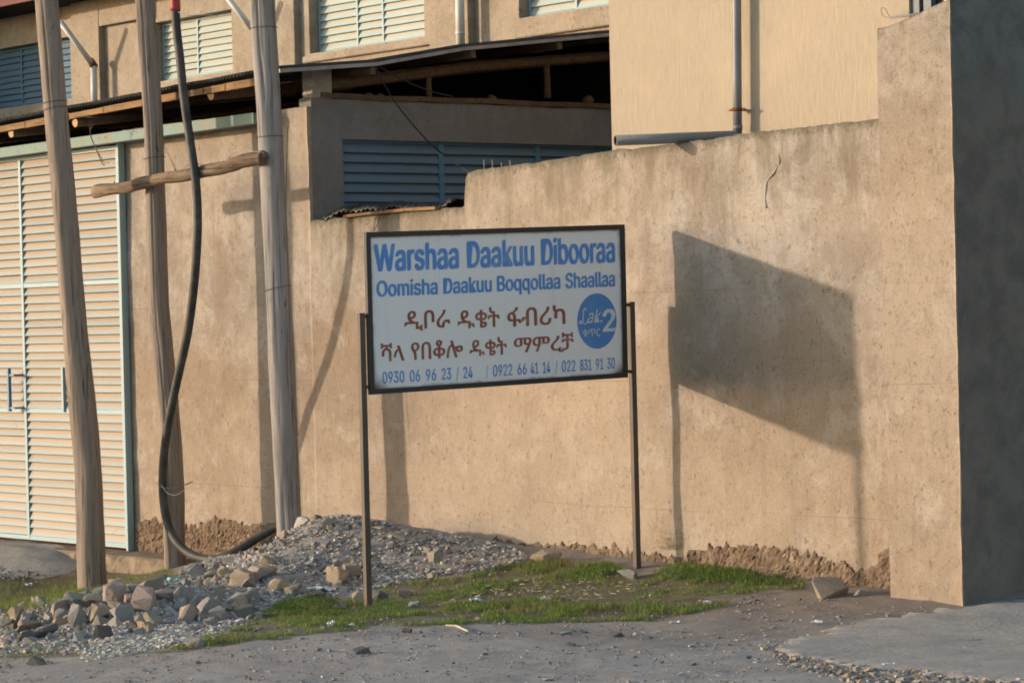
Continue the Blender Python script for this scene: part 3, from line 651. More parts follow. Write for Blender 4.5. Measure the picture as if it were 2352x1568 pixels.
bm=bmesh.new(); box(bm,BX(700,60),BX(1000,60),YB-.045,YB+.01,BZ(850,125),BZ(850,109),.01); link('window_sill',bmm('window_sill',bm,M_upper),ub)
# eave with red fascia at the upper left, and an unseen wing added to shade the left window
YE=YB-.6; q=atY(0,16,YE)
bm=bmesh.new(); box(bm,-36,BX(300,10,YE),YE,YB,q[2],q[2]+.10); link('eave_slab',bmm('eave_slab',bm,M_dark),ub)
bm=bmesh.new(); box(bm,-36,BX(300,10,YE),YE-.04,YE-.001,q[2]-.01,q[2]+.16); link('red_fascia',bmm('red_fascia',bm,M_fas),ub)
bm=bmesh.new(); box(bm,-32,wins[0][0]-.5,YB-3.0,YB-.01,3.75,7.0); link('added_shade_wing',bmm('added_shade_wing',bm,M_upper),ub)
# downpipes
def pipe(par,name,pts,r,mat,n=14,cap=True):
    bm=bmesh.new(); tube(bm,pts,r,n,cap); me=bmm(name,bm,mat)
    for p in me.polygons: p.use_smooth=len(p.vertices)==4
    return link(name,me,par)
YPp=YB-.075-.09
p=pipe(ub,'downpipe',[atY(217,262,YPp),atY(215,152,YPp)],.036,M_pvc); pipe(ub,'downpipe',[atY(214,150,YPp),atY(138,50,YPp-.35)],.03,M_pvc)
j=pipe(ub,'pipe_joint',[atY(217,154,YPp),atY(208,140,YPp)],.042,M_rust)
pipe(ub,'downpipe',[atY(590,80,YPp),atY(520,-8,YPp-.3)],.03,M_pvc)
p=pipe(ub,'downpipe',[atY(1058,125,YPp),atY(1055,-60,YPp)],.042,M_pvc); link('pipe_collar',bpy.data.meshes.new('x'),p) if False else None
pipe(ub,'pipe_collar',[atY(1057,80,YPp),atY(1057,74,YPp)],.046,M_pvc)
# ------------------------------------------------------------------ rendered building at right
YR=.47; rbld=thing('rendered_building',(P0(1405,300,YR)[0],YR,0),'cream building of rilled render with grey downpipe behind the wall','building')
xl=P0(1405,300,YR)[0]; bw=(P0(2088,20,YR)[0],P0(2230,0,YR)[0],P0(2110,34,YR)[1]-.12)
bm=bmesh.new()
box(bm,xl,bw[0],YR,YR+2.4,-.2,6.4); box(bm,bw[0],XR-.06,YR,YR+2.4,-.2,bw[2]); link('rendered_wall',bmm('rendered_wall',bm,M_render),rbld)
bm=bmesh.new(); fx=bw[0]
M_gf=simple('blue_grey_window_frame',(.12,.14,.165),.5)
for x in (fx+.035,fx+.13,fx+.36): box(bm,x-.03,x+.03,YR+.02,YR+.07,bw[2],5.2)
wf=link('window_frame',bmm('window_frame',bm,M_gf),rbld)
bm=bmesh.new(); box(bm,fx,XR-.07,YR+.08,YR+.1,bw[2],5.2); link('window_pane',bmm('window_pane',bm,simple('dark_window_glass',(.05,.055,.065),.2,.5)),wf)
a=atY(2086,36,YR-.1); b=atY(2044,41,YR-.1); pipe(rbld,'conduit_stub',[a+np.array([.15,0,.0]),b],.008,M_pvcg,8)
lp=[atY(*q,YR-.1) for q in ((2044,41),(2030,38),(2024,26),(2026,18),(2034,22),(2040,34),(2045,40))]; bm=bmesh.new(); tube(bm,smoothpath(lp,4),.0018,5); link('wire_loop',bmm('wire_loop',bm,M_wire),rbld)
YP=YR-.085
dp=pipe(rbld,'downpipe',[atY(1694,318,YP),atY(1693,180,YP),atY(1692,0,YP),atY(1691,-120,YP)],.031,M_pvcg)
pipe(dp,'pipe_bracket',[atY(1693.5,256,YP),atY(1693.5,248,YP)],.037,M_rust)
bm=bmesh.new(); q=atY(1693,252,YP); beam(bm,q+np.array([-.07,.0,0]),q+np.array([.07,0.0,0]),.008,.014); beam(bm,q,q+np.array([0,.085,0]),.01,.014); link('bracket_strap',bmm('bracket_strap',bm,M_rust),dp)
pipe(dp,'pipe_collar',[atY(1694,298,YP),atY(1694,288,YP)],.034,M_pvcg)
# drain pipe lying over the wall top, open end towards the street
a=atY(1413,323,-.37); b=atY(1700,312,YP+.02); d_=(b-a)/np.linalg.norm(b-a)
bm=bmesh.new(); tube(bm,[a,a+(b-a)*.5,b],.036,16,cap=False); tube(bm,[a,a+(b-a)*.5,b],.031,16,cap=False)
me=bmm('drain_pipe',bm,M_pvcg,True)
bmx=bmesh.new(); bmx.from_mesh(me); bmx.verts.ensure_lookup_table()
for k in range(16): bmx.faces.new([bmx.verts[i] for i in (k,(k+1)%16,48+(k+1)%16,48+k)])
bmx.to_mesh(me); bmx.free()
o=link('drain_pipe',me); tag(o,'grey plastic pipe lying over the wall top with its open end to the left','pipe')
# ------------------------------------------------------------------ timber poles
def pole(name,pts,depth,radii,mat,label,seed,top=6.6):
    P=[atd(x,y,depth) for x,y in pts]
    # extend up and down
    d=(P[0]-P[1]); d/=d[2]; P=[P[0]+d*(top-P[0][2])]+P; d=P[-2]-P[-1]; d/=abs(d[2]); P=P+[P[-1]-d*.5]
    radii=[radii[0]*.9]+list(radii)+[radii[-1]]
    path=[];rr=[]
    for i in range(len(P)-1):
        n=max(2,int(abs(P[i][2]-P[i+1][2])/.07))
        for k in range(n): t=k/n; path.append(P[i]*(1-t)+P[i+1]*t); rr.append(radii[i]*(1-t)+radii[i+1]*t)
    path.append(P[-1]); rr.append(radii[-1])
    bs_=P[-2]; root=thing(name,bs_,label,'wooden pole','wooden poles in front of the gate')
    path=[p+np.array([.010*mn.noise(Vector((p[2]*.8,seed,0))),.01*mn.noise(Vector((p[2]*.8,seed,5))),0]) for p in path]
    bm=bmesh.new(); n=56
    rings=[]
    for i,(p,r) in enumerate(zip(path,rr)):
        ring=[]
        for k in range(n):
            a=2*math.pi*k/n; f=1+.045*mn.noise(Vector((math.cos(a)*2+seed,math.sin(a)*2,p[2]*4)))+.13*mn.noise(Vector((math.cos(a)*1.2+seed,math.sin(a)*1.2,p[2]*1.1)))+.03*mn.noise(Vector((math.cos(a)*5+seed,math.sin(a)*5,p[2]*2)))
            # drying cracks
            for ca,w_ in ((R(-60),.06),(R(-18),.06)):
                if abs(a-2*math.pi-ca-.15*mn.noise(Vector((p[2]*.6,seed,9))))<w_ and mn.noise(Vector((p[2]*.35,seed,ca*3)))>.02: f-=.11
            ring.append(bm.verts.new((p[0]+math.cos(a)*r*f,p[1]+math.sin(a)*r*f,p[2])))
        rings.append(ring)
    for A,B in zip(rings,rings[1:]):
        for k in range(n): bm.faces.new((A[k],B[k],B[(k+1)%n],A[(k+1)%n]))
    bm.faces.new(rings[0])
    link('pole_trunk',bmm('pole_trunk',bm,mat,True),root)
    return root,path,rr
def wraps(root,path,rr,zs,mat=M_wire):
    for z,tilt in zs:
        i=min(range(len(path)),key=lambda i:abs(path[i][2]-z)); p=path[i]; r=rr[i]*1.06+.003
        pts=[(p[0]+math.cos(a)*r,p[1]+math.sin(a)*r,z+math.sin(a+1)*tilt) for a in np.linspace(0,2*math.pi,25)]
        bm=bmesh.new(); tube(bm,pts,.0022,5); link('wire_wrap',bmm('wire_wrap',bm,mat),root)
p1=pole('timber_pole',[(107,0),(135,330),(170,700),(203,1100),(213,1362)],20.70,[.088,.094,.098,.106,.112],M_pole,'thick brown wooden pole at the left in front of the louvred gate',3.1)
p2=pole('timber_pole',[(334,0),(352,300),(366,700),(392,1000),(404,1322)],20.86,[.074,.078,.080,.084,.088],M_pole,'slimmer brown wooden pole in the middle that the black hose hangs along',8.4)
p3=pole('timber_pole',[(602,0),(620,330),(640,700),(660,1100),(666,1236)],19.66,[.094,.094,.094,.096,.098],M_poleg,'grey wooden pole standing in the gravel heap left of the signboard',14.7)
wraps(p1[0],p1[1],p1[2],[(3.55,.01),(3.50,.015)]); wraps(p3[0],p3[1],p3[2],[(4.2,.006),(3.98,.004),(3.16,.004),(2.02,.02)]); wraps(p2[0],p2[1],p2[2],[(3.1,.008)])
bm=bmesh.new(); tube(bm,smoothpath([atd(661,290,19.54),atd(657,480,19.54),atd(664,700,19.54),atd(668,860,19.54),atd(684,1000,19.52)],4),.003,5); link('hanging_wire',bmm('hanging_wire',bm,M_wire),p3[0])
# cross log
bm=bmesh.new(); lp=[(218,441),(300,428),(360,413),(440,400),(510,386),(560,370),(606,362)]
lw=smoothpath([atY(*q,-.755) for q in lp],5); tube(bm,lw,[.047+.007*mn.noise(Vector((i*.5,0,0))) for i in range(len(lw))],14,jit=.19,seed=4)
me=bmm('cross_log',bm,M_log); me.materials.append(M_end); 
for p in me.polygons: p.use_smooth=len(p.vertices)==4
log=thing('cross_log',atY(400,410,-.755),'short barked log tied level across the middle and right poles','log'); link('log_body',me,log)
for i in (3,13,18,22):
    bm=bmesh.new(); p=lw[i]; q=Vector(p)+Vector((random.uniform(-.03,.03),-.02,.06)); tube(bm,[p,(Vector(p)+q)/2,q],[.012,.008,.004],6); link('twig_stub',bmm('twig_stub',bm,M_log),log)
for s_ in (.07,):
    bm=bmesh.new(); c=lw[16]; pts=[(c[0]+.03*math.sin(a*2),c[1]-.03+math.cos(a)*.09,c[2]+math.sin(a)*.07) for a in np.linspace(0,2*math.pi,18)]; tube(bm,pts,.003,5); link('tie_wire',bmm('tie_wire',bm,M_wirel),log)
bm=bmesh.new(); tube(bm,smoothpath([lw[20],Vector(lw[24])+Vector((0,-.05,.07)),Vector(lw[-2])+Vector((.03,-.02,.04)),lw[-1]],5),.003,5); link('tie_wire',bmm('tie_wire',bm,M_wirel),log)
# hose
hp=[(401,-60),(402,0),(406,70),(413,130),(422,220),(436,320),(449,410),(454,500),(451,590),(443,680),(430,770),(410,860),(391,950),(377,1040),(374,1120),(382,1190),(403,1240),(438,1272),(482,1284),(522,1276),(562,1254),(605,1226),(650,1206),(690,1214)]
def hy(y,x):
    if x>520: return np.interp(x,[520,640,690],[-.72,-.38,-.4])
    return -.83 if y<600 else (-.83+(y-600)/400*.1 if y<1000 else -.73)
hpts=[atY(x,y,hy(y,x)) for x,y in hp]; hs=smoothpath(hpts,8)
hose=thing('black_hose',hs[-40],'thick black conduit hose hanging past the log and curling into the gravel heap','hose')
bm=bmesh.new(); tube(bm,hs,.034,16); link('hose_body',bmm('hose_body',bm,M_hose,True),hose)
bm=bmesh.new(); tube(bm,hs[:12],.040,16); link('red_sleeve',bmm('red_sleeve',bm,M_red,True),hose)
pc=atY(400,1112,-.62); bm=bmesh.new(); tube(bm,[(pc[0]+math.cos(a)*.14,pc[1]+math.sin(a)*.15,pc[2]+.02*math.sin(a*2)) for a in np.linspace(0,2*math.pi,30)],.0025,5); link('tie_wire',bmm('tie_wire',bm,M_wirel),hose)
bm=bmesh.new(); tube(bm,smoothpath([atY(370,1112,-.78),atY(385,1132,-.8),atY(405,1136,-.8),atY(424,1124,-.78)],5),.0022,5); link('tie_wire',bmm('tie_wire',bm,M_wirel),hose)
bm=bmesh.new(); tube(bm,smoothpath([atY(409,28,-.87),atY(430,36,-.87),atY(470,34,-.8),atY(500,38,-.75)],5),.003,5); link('tie_wire',bmm('tie_wire',bm,M_wirel),hose)
# dead twig dangling under the eave
bm=bmesh.new(); tw=[atY(*q,-.4) for q in ((232,318),(224,345),(234,368),(243,378))]; 
tube(bm,smoothpath([atY(*q,-.45) for q in ((206,288),(209,315),(222,345),(233,372),(240,380))],4),.005,5); tube(bm,[atY(226,352,-.45),atY(240,374,-.45),atY(252,374,-.45)],.003,5); tube(bm,[atY(207,300,-.45),atY(214,285,-.45)],.003,5)
o=link('dead_twig',bmm('dead_twig',bm,M_log)); tag(o,'thin bare twig hanging from the eave in front of the gate top','twig')
# guy cables
sidep=onp(1010,345,S(0,0,.35),dv)
for (c,lab) in (([(862,152,0),(880,190,0),(915,245,.1),(960,300,.2),(1005,345,.3)],'thin dark cable slanting down from the shed roof edge to the wall top'),([(868,152,0),(930,186,-.05),(990,210,-.1),(1040,222,-.15)],'thin dark cable running inwards under the shed roof edge')):
    pts=[onp(x,y,EB-np.array([.05*k,0,0]),dv) for x,y,k in c]
    if 'slanting' in lab: pts.append(atY(1078,397,.1)); 
    bm=bmesh.new(); tube(bm,smoothpath(pts,5),.0055,6); o=link('cable',bmm('cable',bm,M_black)); tag(o,lab,'cable')
# corrugated scrap on the wall top
bm=bmesh.new(); sx0,sx1=P0(768,495,.12)[0],P0(1064,462,.12)[0]; N=150
top_=lambda x: np.interp(x,[P0(a,b,.12)[0] for a,b in ((768,493),(785,484),(815,474),(870,470),(930,464),(1000,470),(1035,466),(1064,452))],[P0(a,b,.12)[1] for a,b in ((768,493),(785,484),(815,474),(870,470),(930,464),(1000,470),(1035,466),(1064,452))])
g=[]
for i in range(N):
    x=sx0+(sx1-sx0)*i/(N-1); c=.011*math.sin(i*1.05)+.008*mn.noise(Vector((x*9,0,0)))
    zt=top_(x); g.append([bm.verts.new((x,-.0+.02*mn.noise(Vector((x*5,1,0))),zt-.035+c-.01*math.sin(i*.2))),bm.verts.new((x,.06,zt+c)),bm.verts.new((x,.22,zt-.02+c))])
for A,B in zip(g,g[1:]):
    for k in range(2): bm.faces.new((A[k],B[k],B[k+1],A[k+1]))
me=bmm('corrugated_scrap',bm,M_black,True); o=link('corrugated_scrap',me); md=o.modifiers.new('t','SOLIDIFY'); md.thickness=.012
tag(o,'crumpled black corrugated sheet lying on the low part of the wall top','sheet')
bm=bmesh.new(); wv=[atY(*q,.02) for q in ((800,497),(870,489),(940,482),(1010,478))]
for a,b in zip(wv,wv[1:]): beam(bm,a,b,.10,.022,ext=.003)
o=link('rusty_plank',bmm('rusty_plank',bm,M_plank)); tag(o,'thin orange brown plank under the black corrugated sheet','plank')
bm=bmesh.new(); 
for dx in (0,9): tube(bm,smoothpath([atY(858+dx*.2,530,-.03),atY(862+dx,505,-.06),atY(872+dx,484,-.05),atY(885+dx,478,.02)],5),.003,5)
o=link('wire_offcut',bmm('wire_offcut',bm,M_wire)); tag(o,'looped dark wire hooked over the wall top above the sign corner','wire')
# ------------------------------------------------------------------ sign
sg_=thing('signboard',(-12.68,-1.2,.0),'white signboard with blue and brown lettering on two steel posts before the wall','sign')
TL=np.array([-12.857,-2.16,2.308]);TR=np.array([-12.515,-.241,2.353]);BL=np.array([-12.848,-2.164,1.300]);BR=np.array([-12.510,-.248,1.345])
sd_=(TR-TL)/np.linalg.norm(TR-TL); nf=np.array([sd_[1],-sd_[0],0]); nf/=np.linalg.norm(nf)   # towards the viewer
def Q(u,v,o=0): return (TL*(1-u)+TR*u)*(1-v)+(BL*(1-u)+BR*u)*v+nf*o
bm=bmesh.new()
corner=[Q(0.008,.012),Q(.992,.012),Q(.992,.988),Q(.008,.988)]
for i in range(4): 
    a,b=corner[i],corner[(i+1)%4]; d=(b-a)/np.linalg.norm(b-a); e=.014 if i%2==0 else -.0135
    beam(bm,a-d*e,b+d*e,.032,.032,up=nf)
link('sign_frame',bmm('sign_frame',bm,M_sf),sg_)
pm=mesh('sign_panel',[Q(.012,.985,.002),Q(.988,.985,.002),Q(.988,.015,.002),Q(.012,.015,.002),Q(.012,.985,-.002),Q(.988,.985,-.002),Q(.988,.015,-.002),Q(.012,.015,-.002)],[(0,1,2,3),(5,4,7,6),(0,4,5,1),(1,5,6,2),(2,6,7,3),(3,7,4,0)],M_panel)
uvl=pm.uv_layers.new(name='UVMap'); uvc={0:(0,0),1:(1,0),2:(1,1),3:(0,1)}
for lp_ in pm.loops: uvl.data[lp_.index].uv=uvc[lp_.vertex_index%4]
# v=1 is the top; rust gathers in the two lower corners
panel=link('sign_panel',pm,sg_)
posts=[]
for (xb,yb,xt,yt,dd) in ((846,1396,829,719,16.35),(1464,1312,1449,693,17.40)):
    b=atd(xb,yb,dd); t=atd(xt,yt,dd); t=t+(b-t)*0; d=(b-t)/np.linalg.norm(b-t); bm=bmesh.new(); beam(bm,t,b+d*.35,.038,.038,up=nf); pp_=link('post',bmm('post',bm,M_post),sg_); posts.append((t,b))
for (t,b),edge,s in ((posts[0],0.0,1),(posts[1],1.0,-1)):
    for z in (t[2]-.02,1.38 if s<0 else 1.345):
        f=(t[2]-z)/(t[2]-b[2]); a=t+(b-t)*f; v=(TL[2]-z)/1.0 if s>0 else (TR[2]-z)/1.0; e=Q(edge,v); e=np.array([e[0],e[1],a[2]]); bm=bmesh.new(); beam(bm,a,e,.02,.02); link('bracket',bmm('bracket',bm,M_sf),sg_)
# lettering ------------------------------------------------
import os
def sans():
    try:
        p=os.path.join(bpy.utils.resource_path('LOCAL'),'datafiles','fonts','Inter.woff2'); return bpy.data.fonts.load(p) if os.path.exists(p) else None
    except Exception: return None
FONT=sans()   # Blender's own bundled sans face
def textverts(body,off=0,shear=0):
    c=bpy.data.curves.new('t','FONT'); c.body=body
    if FONT and max(map(ord,body))<300: c.font=FONT
    c.offset=off; c.shear=shear; c.resolution_u=4; c.fill_mode='FRONT'
    o=bpy.data.objects.new('t',c); COL.objects.link(o); dg=bpy.context.evaluated_depsgraph_get(); dg.update(); me=o.evaluated_get(dg).to_mesh()
    v=np.array([p.co[:] for p in me.vertices]); f=[tuple(p.vertices) for p in me.polygons]; v=np.array([[v[q][0],v[q][1],(n_%41)*.000009] for n_,t in enumerate(f) for q in t]); k_=0; g_=[]
    for t in f: g_.append(tuple(range(k_,k_+len(t)))); k_+=len(t)
    f=g_; o.evaluated_get(dg).to_mesh_clear(); bpy.data.objects.remove(o); bpy.data.curves.remove(c); return v,f
capH=textverts('H')[0][:,1].max()
def word(body,u0,u1,vb,vt,mat,off=.0,shear=0,full=False,o=.0035,name='lettering',par=None,dig=False):
    v,f=textverts(body,0,shear); x0,x1=v[:,0].min()-off,v[:,0].max()+off
    y0,y1=(v[:,1].min()-off*.4,v[:,1].max()+off*.4) if full else (-off*.4,capH+off*.4)
    sh=[(0,0)] if off==0 else [(a*off,b*off*.4) for a,b in ((-1,-1),(-.33,1),(.33,-1),(1,1))]
    P=[];Fc=[]
    for k,(dx,dy) in enumerate(sh):
        b0=len(P); P+= [Q(u0+(u1-u0)*(p[0]+dx-x0)/(x1-x0),vb+(vt-vb)*(p[1]+dy-y0)/(y1-y0),o+.0004*k+p[2]) for p in v]; Fc+=[tuple(q+b0 for q in t) for t in f]
    return link(name,mesh(name,P,Fc,mat),par or panel)
def U(x,y=700): # measured position across the board
    l=100+33*(y-120)/1305; r=2155+50*(y-65)/1230; return (x-l)/(r-l)
for b,a,c in (('Warshaa',165,818),('Daakuu',880,1418),('Dibooraa',1472,2085)): word(b,U(a,300),U(c,300),.243,.072,M_blue,off=.034)
for b,a,c in (('Oomisha',185,655),('Daakuu',697,1080),('Boqqollaa',1120,1635),('Shaallaa',1675,2090)): word(b,U(a,560),U(c,560),.400,.300,M_blue,off=.030)
for b,a,c,t_,bt in (('ዲቦራ',395,752,.497,.625),('ዱቄት',808,1145,.497,.625),('ፋብሪካ',1205,1678,.505,.63)): word(b,U(a,820),U(c,820),bt,t_,M_brown,off=.018,full=True)
for b,a,c,t_,bt in (('ሻላ',218,398,.69,.805),('የበቆሎ',450,855,.688,.805),('ዱቄት',905,1205,.69,.805),('ማምረቻ',1262,1752,.685,.81)): word(b,U(a,1070),U(c,1070),bt,t_,M_brown,off=.018,full=True)
for b,a,c in (('0930',230,398),('06',440,520),('96',565,645),('23',688,762),('/',803,822),('24',858,932),('/',1040,1055),('0922',1095,1250),('66',1292,1367),('41',1398,1462),('14',1498,1560),('/',1601,1620),('022',1655,1768),('831',1808,1903),('91',1940,2003),('30',2035,2100)):
    word(b,U(a,1250),U(c,1250),.940,.868,M_blue,off=.012 if b!='/' else .0)
# stray dot below the line of u, and the round emblem
cu,cv,ru,rv=.882,.622,.0800,.181; n=64; V=[Q(cu,cv,.0030)]+[Q(cu+ru*math.cos(2*math.pi*k/n),cv+rv*math.sin(2*math.pi*k/n),.0030) for k in range(n)]
emb=link('round_emblem',mesh('round_emblem',V,[(0,1+k,1+(k+1)%n)[::-1] for k in range(n)],m_ink('emblem_blue',(.085,.235,.53),(.12,.28,.56))),panel)
word('ak.',.842,.902,.632,.545,M_whitei,off=.004,shear=.35,o=.0055,par=emb)
word('2',.903,.957,.695,.548,M_whitei,off=.028,o=.0055,full=True,par=emb)
word('ቁጥር',.822,.892,.725,.672,M_whitei,off=.01,o=.0055,full=True,par=emb)
Lp=[(.838,.548),(.834,.534),(.828,.548),(.826,.580),(.824,.612),(.818,.632),(.811,.630),(.812,.618),(.820,.622),(.830,.636),(.838,.632),(.842,.622)]
V=[];Fc=[]; sp=smoothpath([(a,b,0) for a,b in Lp],5)
for i,p in enumerate(sp):
    q=sp[min(i+1,len(sp)-1)]-sp[max(i-1,0)]; q=Vector((-q.y*.6,q.x/.6,0)); q.normalize(); hw=.0021; V.append(Q(p.x+q.x*hw,p.y+q.y*hw*1.65,.0055)); V.append(Q(p.x-q.x*hw,p.y-q.y*hw*1.65,.0055))
Fc=[(2*i,2*i+1,2*i+3,2*i+2) for i in range(len(sp)-1)]; link('lettering',mesh('lettering',V,Fc,M_whitei),emb)
# ------------------------------------------------------------------ stones
def rockmesh(seed,mat,n=15,rough=True):
    r=random.Random(seed); bm=bmesh.new()
    for i in range(n):
        v=Vector((r.gauss(0,1),r.gauss(0,1),r.gauss(0,1))).normalized(); v=Vector([max(-.8,min(.8,c*1.25)) for c in v]); bm.verts.new(v*r.uniform(.8,1.2))
    h=bmesh.ops.convex_hull(bm,input=bm.verts); bmesh.ops.delete(bm,geom=[g for g in h['geom_interior'] if isinstance(g,bmesh.types.BMVert)],context='VERTS')
    if rough:
        bmesh.ops.bevel(bm,geom=bm.edges[:],offset=.045,segments=1,affect='EDGES')
        bmesh.ops.triangulate(bm,faces=bm.faces[:]); bmesh.ops.subdivide_edges(bm,edges=[e for e in bm.edges if e.calc_length()>.22],cuts=1)
        bmesh.ops.triangulate(bm,faces=bm.faces[:])
        for v in bm.verts: v.co*=1+.10*mn.noise(v.co*2.2+Vector((seed,0,0)))+.05*mn.noise(v.co*6)
    return bmm('stone',bm,mat)
def Z1(x,y): return .3126*x,1102.7+.3126*y
def Z2(x,y): return 551+.3126*x,1148.6+.3126*y
RL=[ # conv, x,y,w,h,colour,label
(1,120,985,100,120,'tan','small upright tan stone at the far left end of the rubble'),
(1,215,1010,130,80,'grey','grey stone behind the pinkish one at the far left of the rubble'),
(1,60,1050,110,60,'dark','dark flat stone at the left picture edge'),
(1,215,1065,190,90,'pink','flat pinkish stone near the left end of the rubble'),
(1,190,1150,150,90,'dark','dark rounded stone low at the left end of the rubble'),
(1,70,1120,90,50,'pale','small pale stone at the lower left edge'),
(1,430,925,150,130,'pink','tilted pinkish grey stone left of the thick pole foot'),
(1,560,870,200,80,'grey','broad flat grey stone right under the thick pole'),
(1,690,880,170,80,'olive','flat olive grey stone leaning right under the thick pole'),
(1,590,985,170,170,'grey','large rounded grey stone in the middle of the left rubble'),
(1,460,990,130,90,'grey','grey stone between two larger ones left of the pole foot'),
(1,735,975,150,130,'tan','blocky tan stone right of the large rounded grey one'),
(1,850,850,180,180,'pink','large pink-brown block right of the thick pole foot'),
(1,972,803,80,60,'grey','small pale grey stone beside the pink-brown block'),
(1,845,915,130,80,'olive','flat yellowish stone below the pink-brown block'),
(1,900,975,150,150,'grey','grey stone below the yellowish flat one'),
(1,975,880,120,110,'pink','brownish pink stone behind the tall leaning one'),
(1,1060,880,180,210,'pink','tall pointed pinkish stone leaning in the rubble'),
(1,1110,775,190,90,'pink','wide pinkish stone at the back of the left rubble'),
(1,1235,840,240,110,'pink','long slanting salmon coloured stone'),
(1,1385,865,260,140,'grey','largest flat grey slab stone in the centre of the rubble'),
(1,1130,1010,130,160,'olive','upright olive grey stone pointing up in the front rubble'),
(1,740,1105,160,150,'dark','dark grey angular block at the front of the left rubble'),
(1,735,1030,110,80,'olive','olive stone resting on the dark angular block'),
(1,340,1110,200,110,'dark','dark heap stone beside the pale plank piece'),
(1,450,1040,120,70,'tan','small orange tan stone in the left rubble'),
(1,1255,955,110,80,'pale','pale grey stone under the largest slab'),
(1,1380,985,160,150,'pink','pinkish grey stone below the largest slab'),
(1,1545,935,190,150,'grey','grey sloping stone below the long grey bar stone'),
(1,1730,870,250,110,'grey','long grey bar stone at the right of the front rubble'),
(1,1800,960,150,150,'dark','dark almost black angular stone by the grass edge'),
(1,1445,665,160,110,'grey','smooth rounded grey stone beneath the curl of the hose'),
(1,1645,665,100,90,'tan','bright yellowish block under the hose end'),
(1,1560,690,120,80,'grey','grey stone right of the smooth rounded one'),
(1,1780,720,180,140,'tan','tan faced blocky stone on the lower slope of the heap'),
(1,1930,680,210,110,'pink','large brown and grey stone on the lower slope of the heap'),
(1,2040,770,150,120,'tan','tan angular stone beside the yellowish grey block'),
(1,2150,790,130,130,'olive','yellowish grey block above the lush weeds'),
(1,1960,590,110,80,'tan','small tan stone midway up the heap'),
(1,1430,1195,150,80,'grey','lone grey stone on the grass before the rubble'),
(1,1180,725,130,60,'grey','grey stone at the foot of the middle pole'),
(1,620,1130,150,60,'pale','pale sand coloured stone at the front of the left rubble'),
(1,430,1210,80,55,'pale','small white stone in front of the left rubble'),
(1,1010,1010,80,90,'grey','narrow grey stone beside the upright olive one'),
(1,60,1290,60,30,'pale','tiny white stone on the road edge at the far left'),
(2,470,190,150,150,'pale','big whitish rock on the crest of the heap beside the grey pole'),
(2,590,135,90,60,'dark','dark stone on the very top of the heap'),
(2,555,275,180,60,'tan','flat tan stone just below the heap crest'),
(2,560,225,120,50,'bluish','bluish stone below the big whitish rock'),
(2,700,560,180,140,'tan','wide tan stone left of the left sign post'),
(2,830,515,120,120,'tan','tan stone right behind the left sign post'),
(2,1010,345,110,110,'dark','dark grey stone on the slope right of the left sign post'),
(2,1480,315,90,60,'dark','round dark stone on the right flank of the heap against the wall'),
(2,1435,400,90,110,'olive','brownish upright stone on the right flank of the heap'),
(2,1700,460,110,50,'pink','pinkish flat stone at the right foot of the heap'),
(2,1225,680,130,60,'pink','reddish brown stone in the grass right of the left post'),
(2,875,715,100,110,'tan','pale tan stone right at the foot of the left post'),
(2,730,785,90,60,'olive','small rounded stone in the weeds left of the left post'),
(2,1035,700,110,60,'dark','dark clod in the grass right of the left post'),
(2,2250,410,260,110,'tan','long brown rock in tall grass at the wall foot'),
(2,1405,560,60,60,'tan','small cubic tan stone at the lower right of the heap'),
(2,550,710,180,40,'dark','flat dark slab stone carrying the white wrapper'),
]
surf=lambda x,y: heap(x,y)
allrocks=[]
def place_rock(cx,cy,wp,hp_,col,label,seed,sink=.3,group='broken stones of the rubble'):
    P=gnd(cx,cy+hp_*.38,surf,25)
    if P[1]>-.3 and cy<1262: P=atY(cx,cy+hp_*.38,-.85)
    d=(P-CAM)@fw; s=d/F; w_=wp*s*.57; h_=hp_*s*.62
    me=rockmesh(seed,RM[col]); r=random.Random(seed)
    yawr=r.uniform(-.5,.5)+yaw
    h_=max(h_,w_*.4); o=link('stone',me,None,(P[0],P[1],P[2]+h_*(.85-sink)),(r.uniform(-.35,.35),r.uniform(-.3,.3),yawr),(w_,min(w_,max(h_,w_*.55)),h_))
    tag(o,label,'stone',group); allrocks.append((P[0],P[1],w_)); return o
for i,(cv_,x,y,w_,h_,c,lab) in enumerate(RL):
    X_,Y_=(Z1 if cv_==1 else Z2)(x,y); place_rock(X_,Y_,w_*.3126,h_*.3126,c,lab,100+i)
for o in COL.objects:
    pass
place_rock(1902,1348,96,54,'tan','lone angular tan boulder on bare soil left of the pillar',735,.25,None)
place_rock(1352,1298,40,16,'pale','small pale broken slab lying in the grass beside the sign shadow',702,.3,None) if False else None
place_rock(1440,1318,60,24,'grey','flat grey stone at the foot of the right sign post',703,.3,None)
place_rock(1980,1362,34,16,'grey','small grey stone just right of the tan boulder',704,.3,None)
# the heap's smaller stones: parts
hp0=thing('gravel_heap',(pk[0],pk[1],G0(pk[0],pk[1])[0]),'grey heap of gravel and broken stone around the grey pole and left sign post','heap')
sm=[[rockmesh(900+k*10+j,RM[c],10,False) for j in range(3)] for k,c in enumerate(RK)]
HPOLY=[(400,1335),(430,1300),(520,1272),(600,1230),(680,1185),(760,1180),(860,1195),(960,1218),(1060,1232),(1200,1262),(1215,1285),(1120,1312),(1000,1322),(880,1350),(760,1372),(640,1385),(600,1420),(470,1480),(250,1500),(0,1500),(0,1410),(120,1390),(260,1350)]
def samp(n,poly,surf=surf,xr=(-21,-8),yr=(-6.5,.0)):
    out=np.zeros((0,3))
    while len(out)<n:
        x=rng.uniform(*xr,20000);y=rng.uniform(*yr,20000); z=surf(x,y); a,b=projN(x,y,z); k=inpoly(a,b,poly); out=np.concatenate([out,np.stack([x,y,z],1)[k]])
    return out[:n]
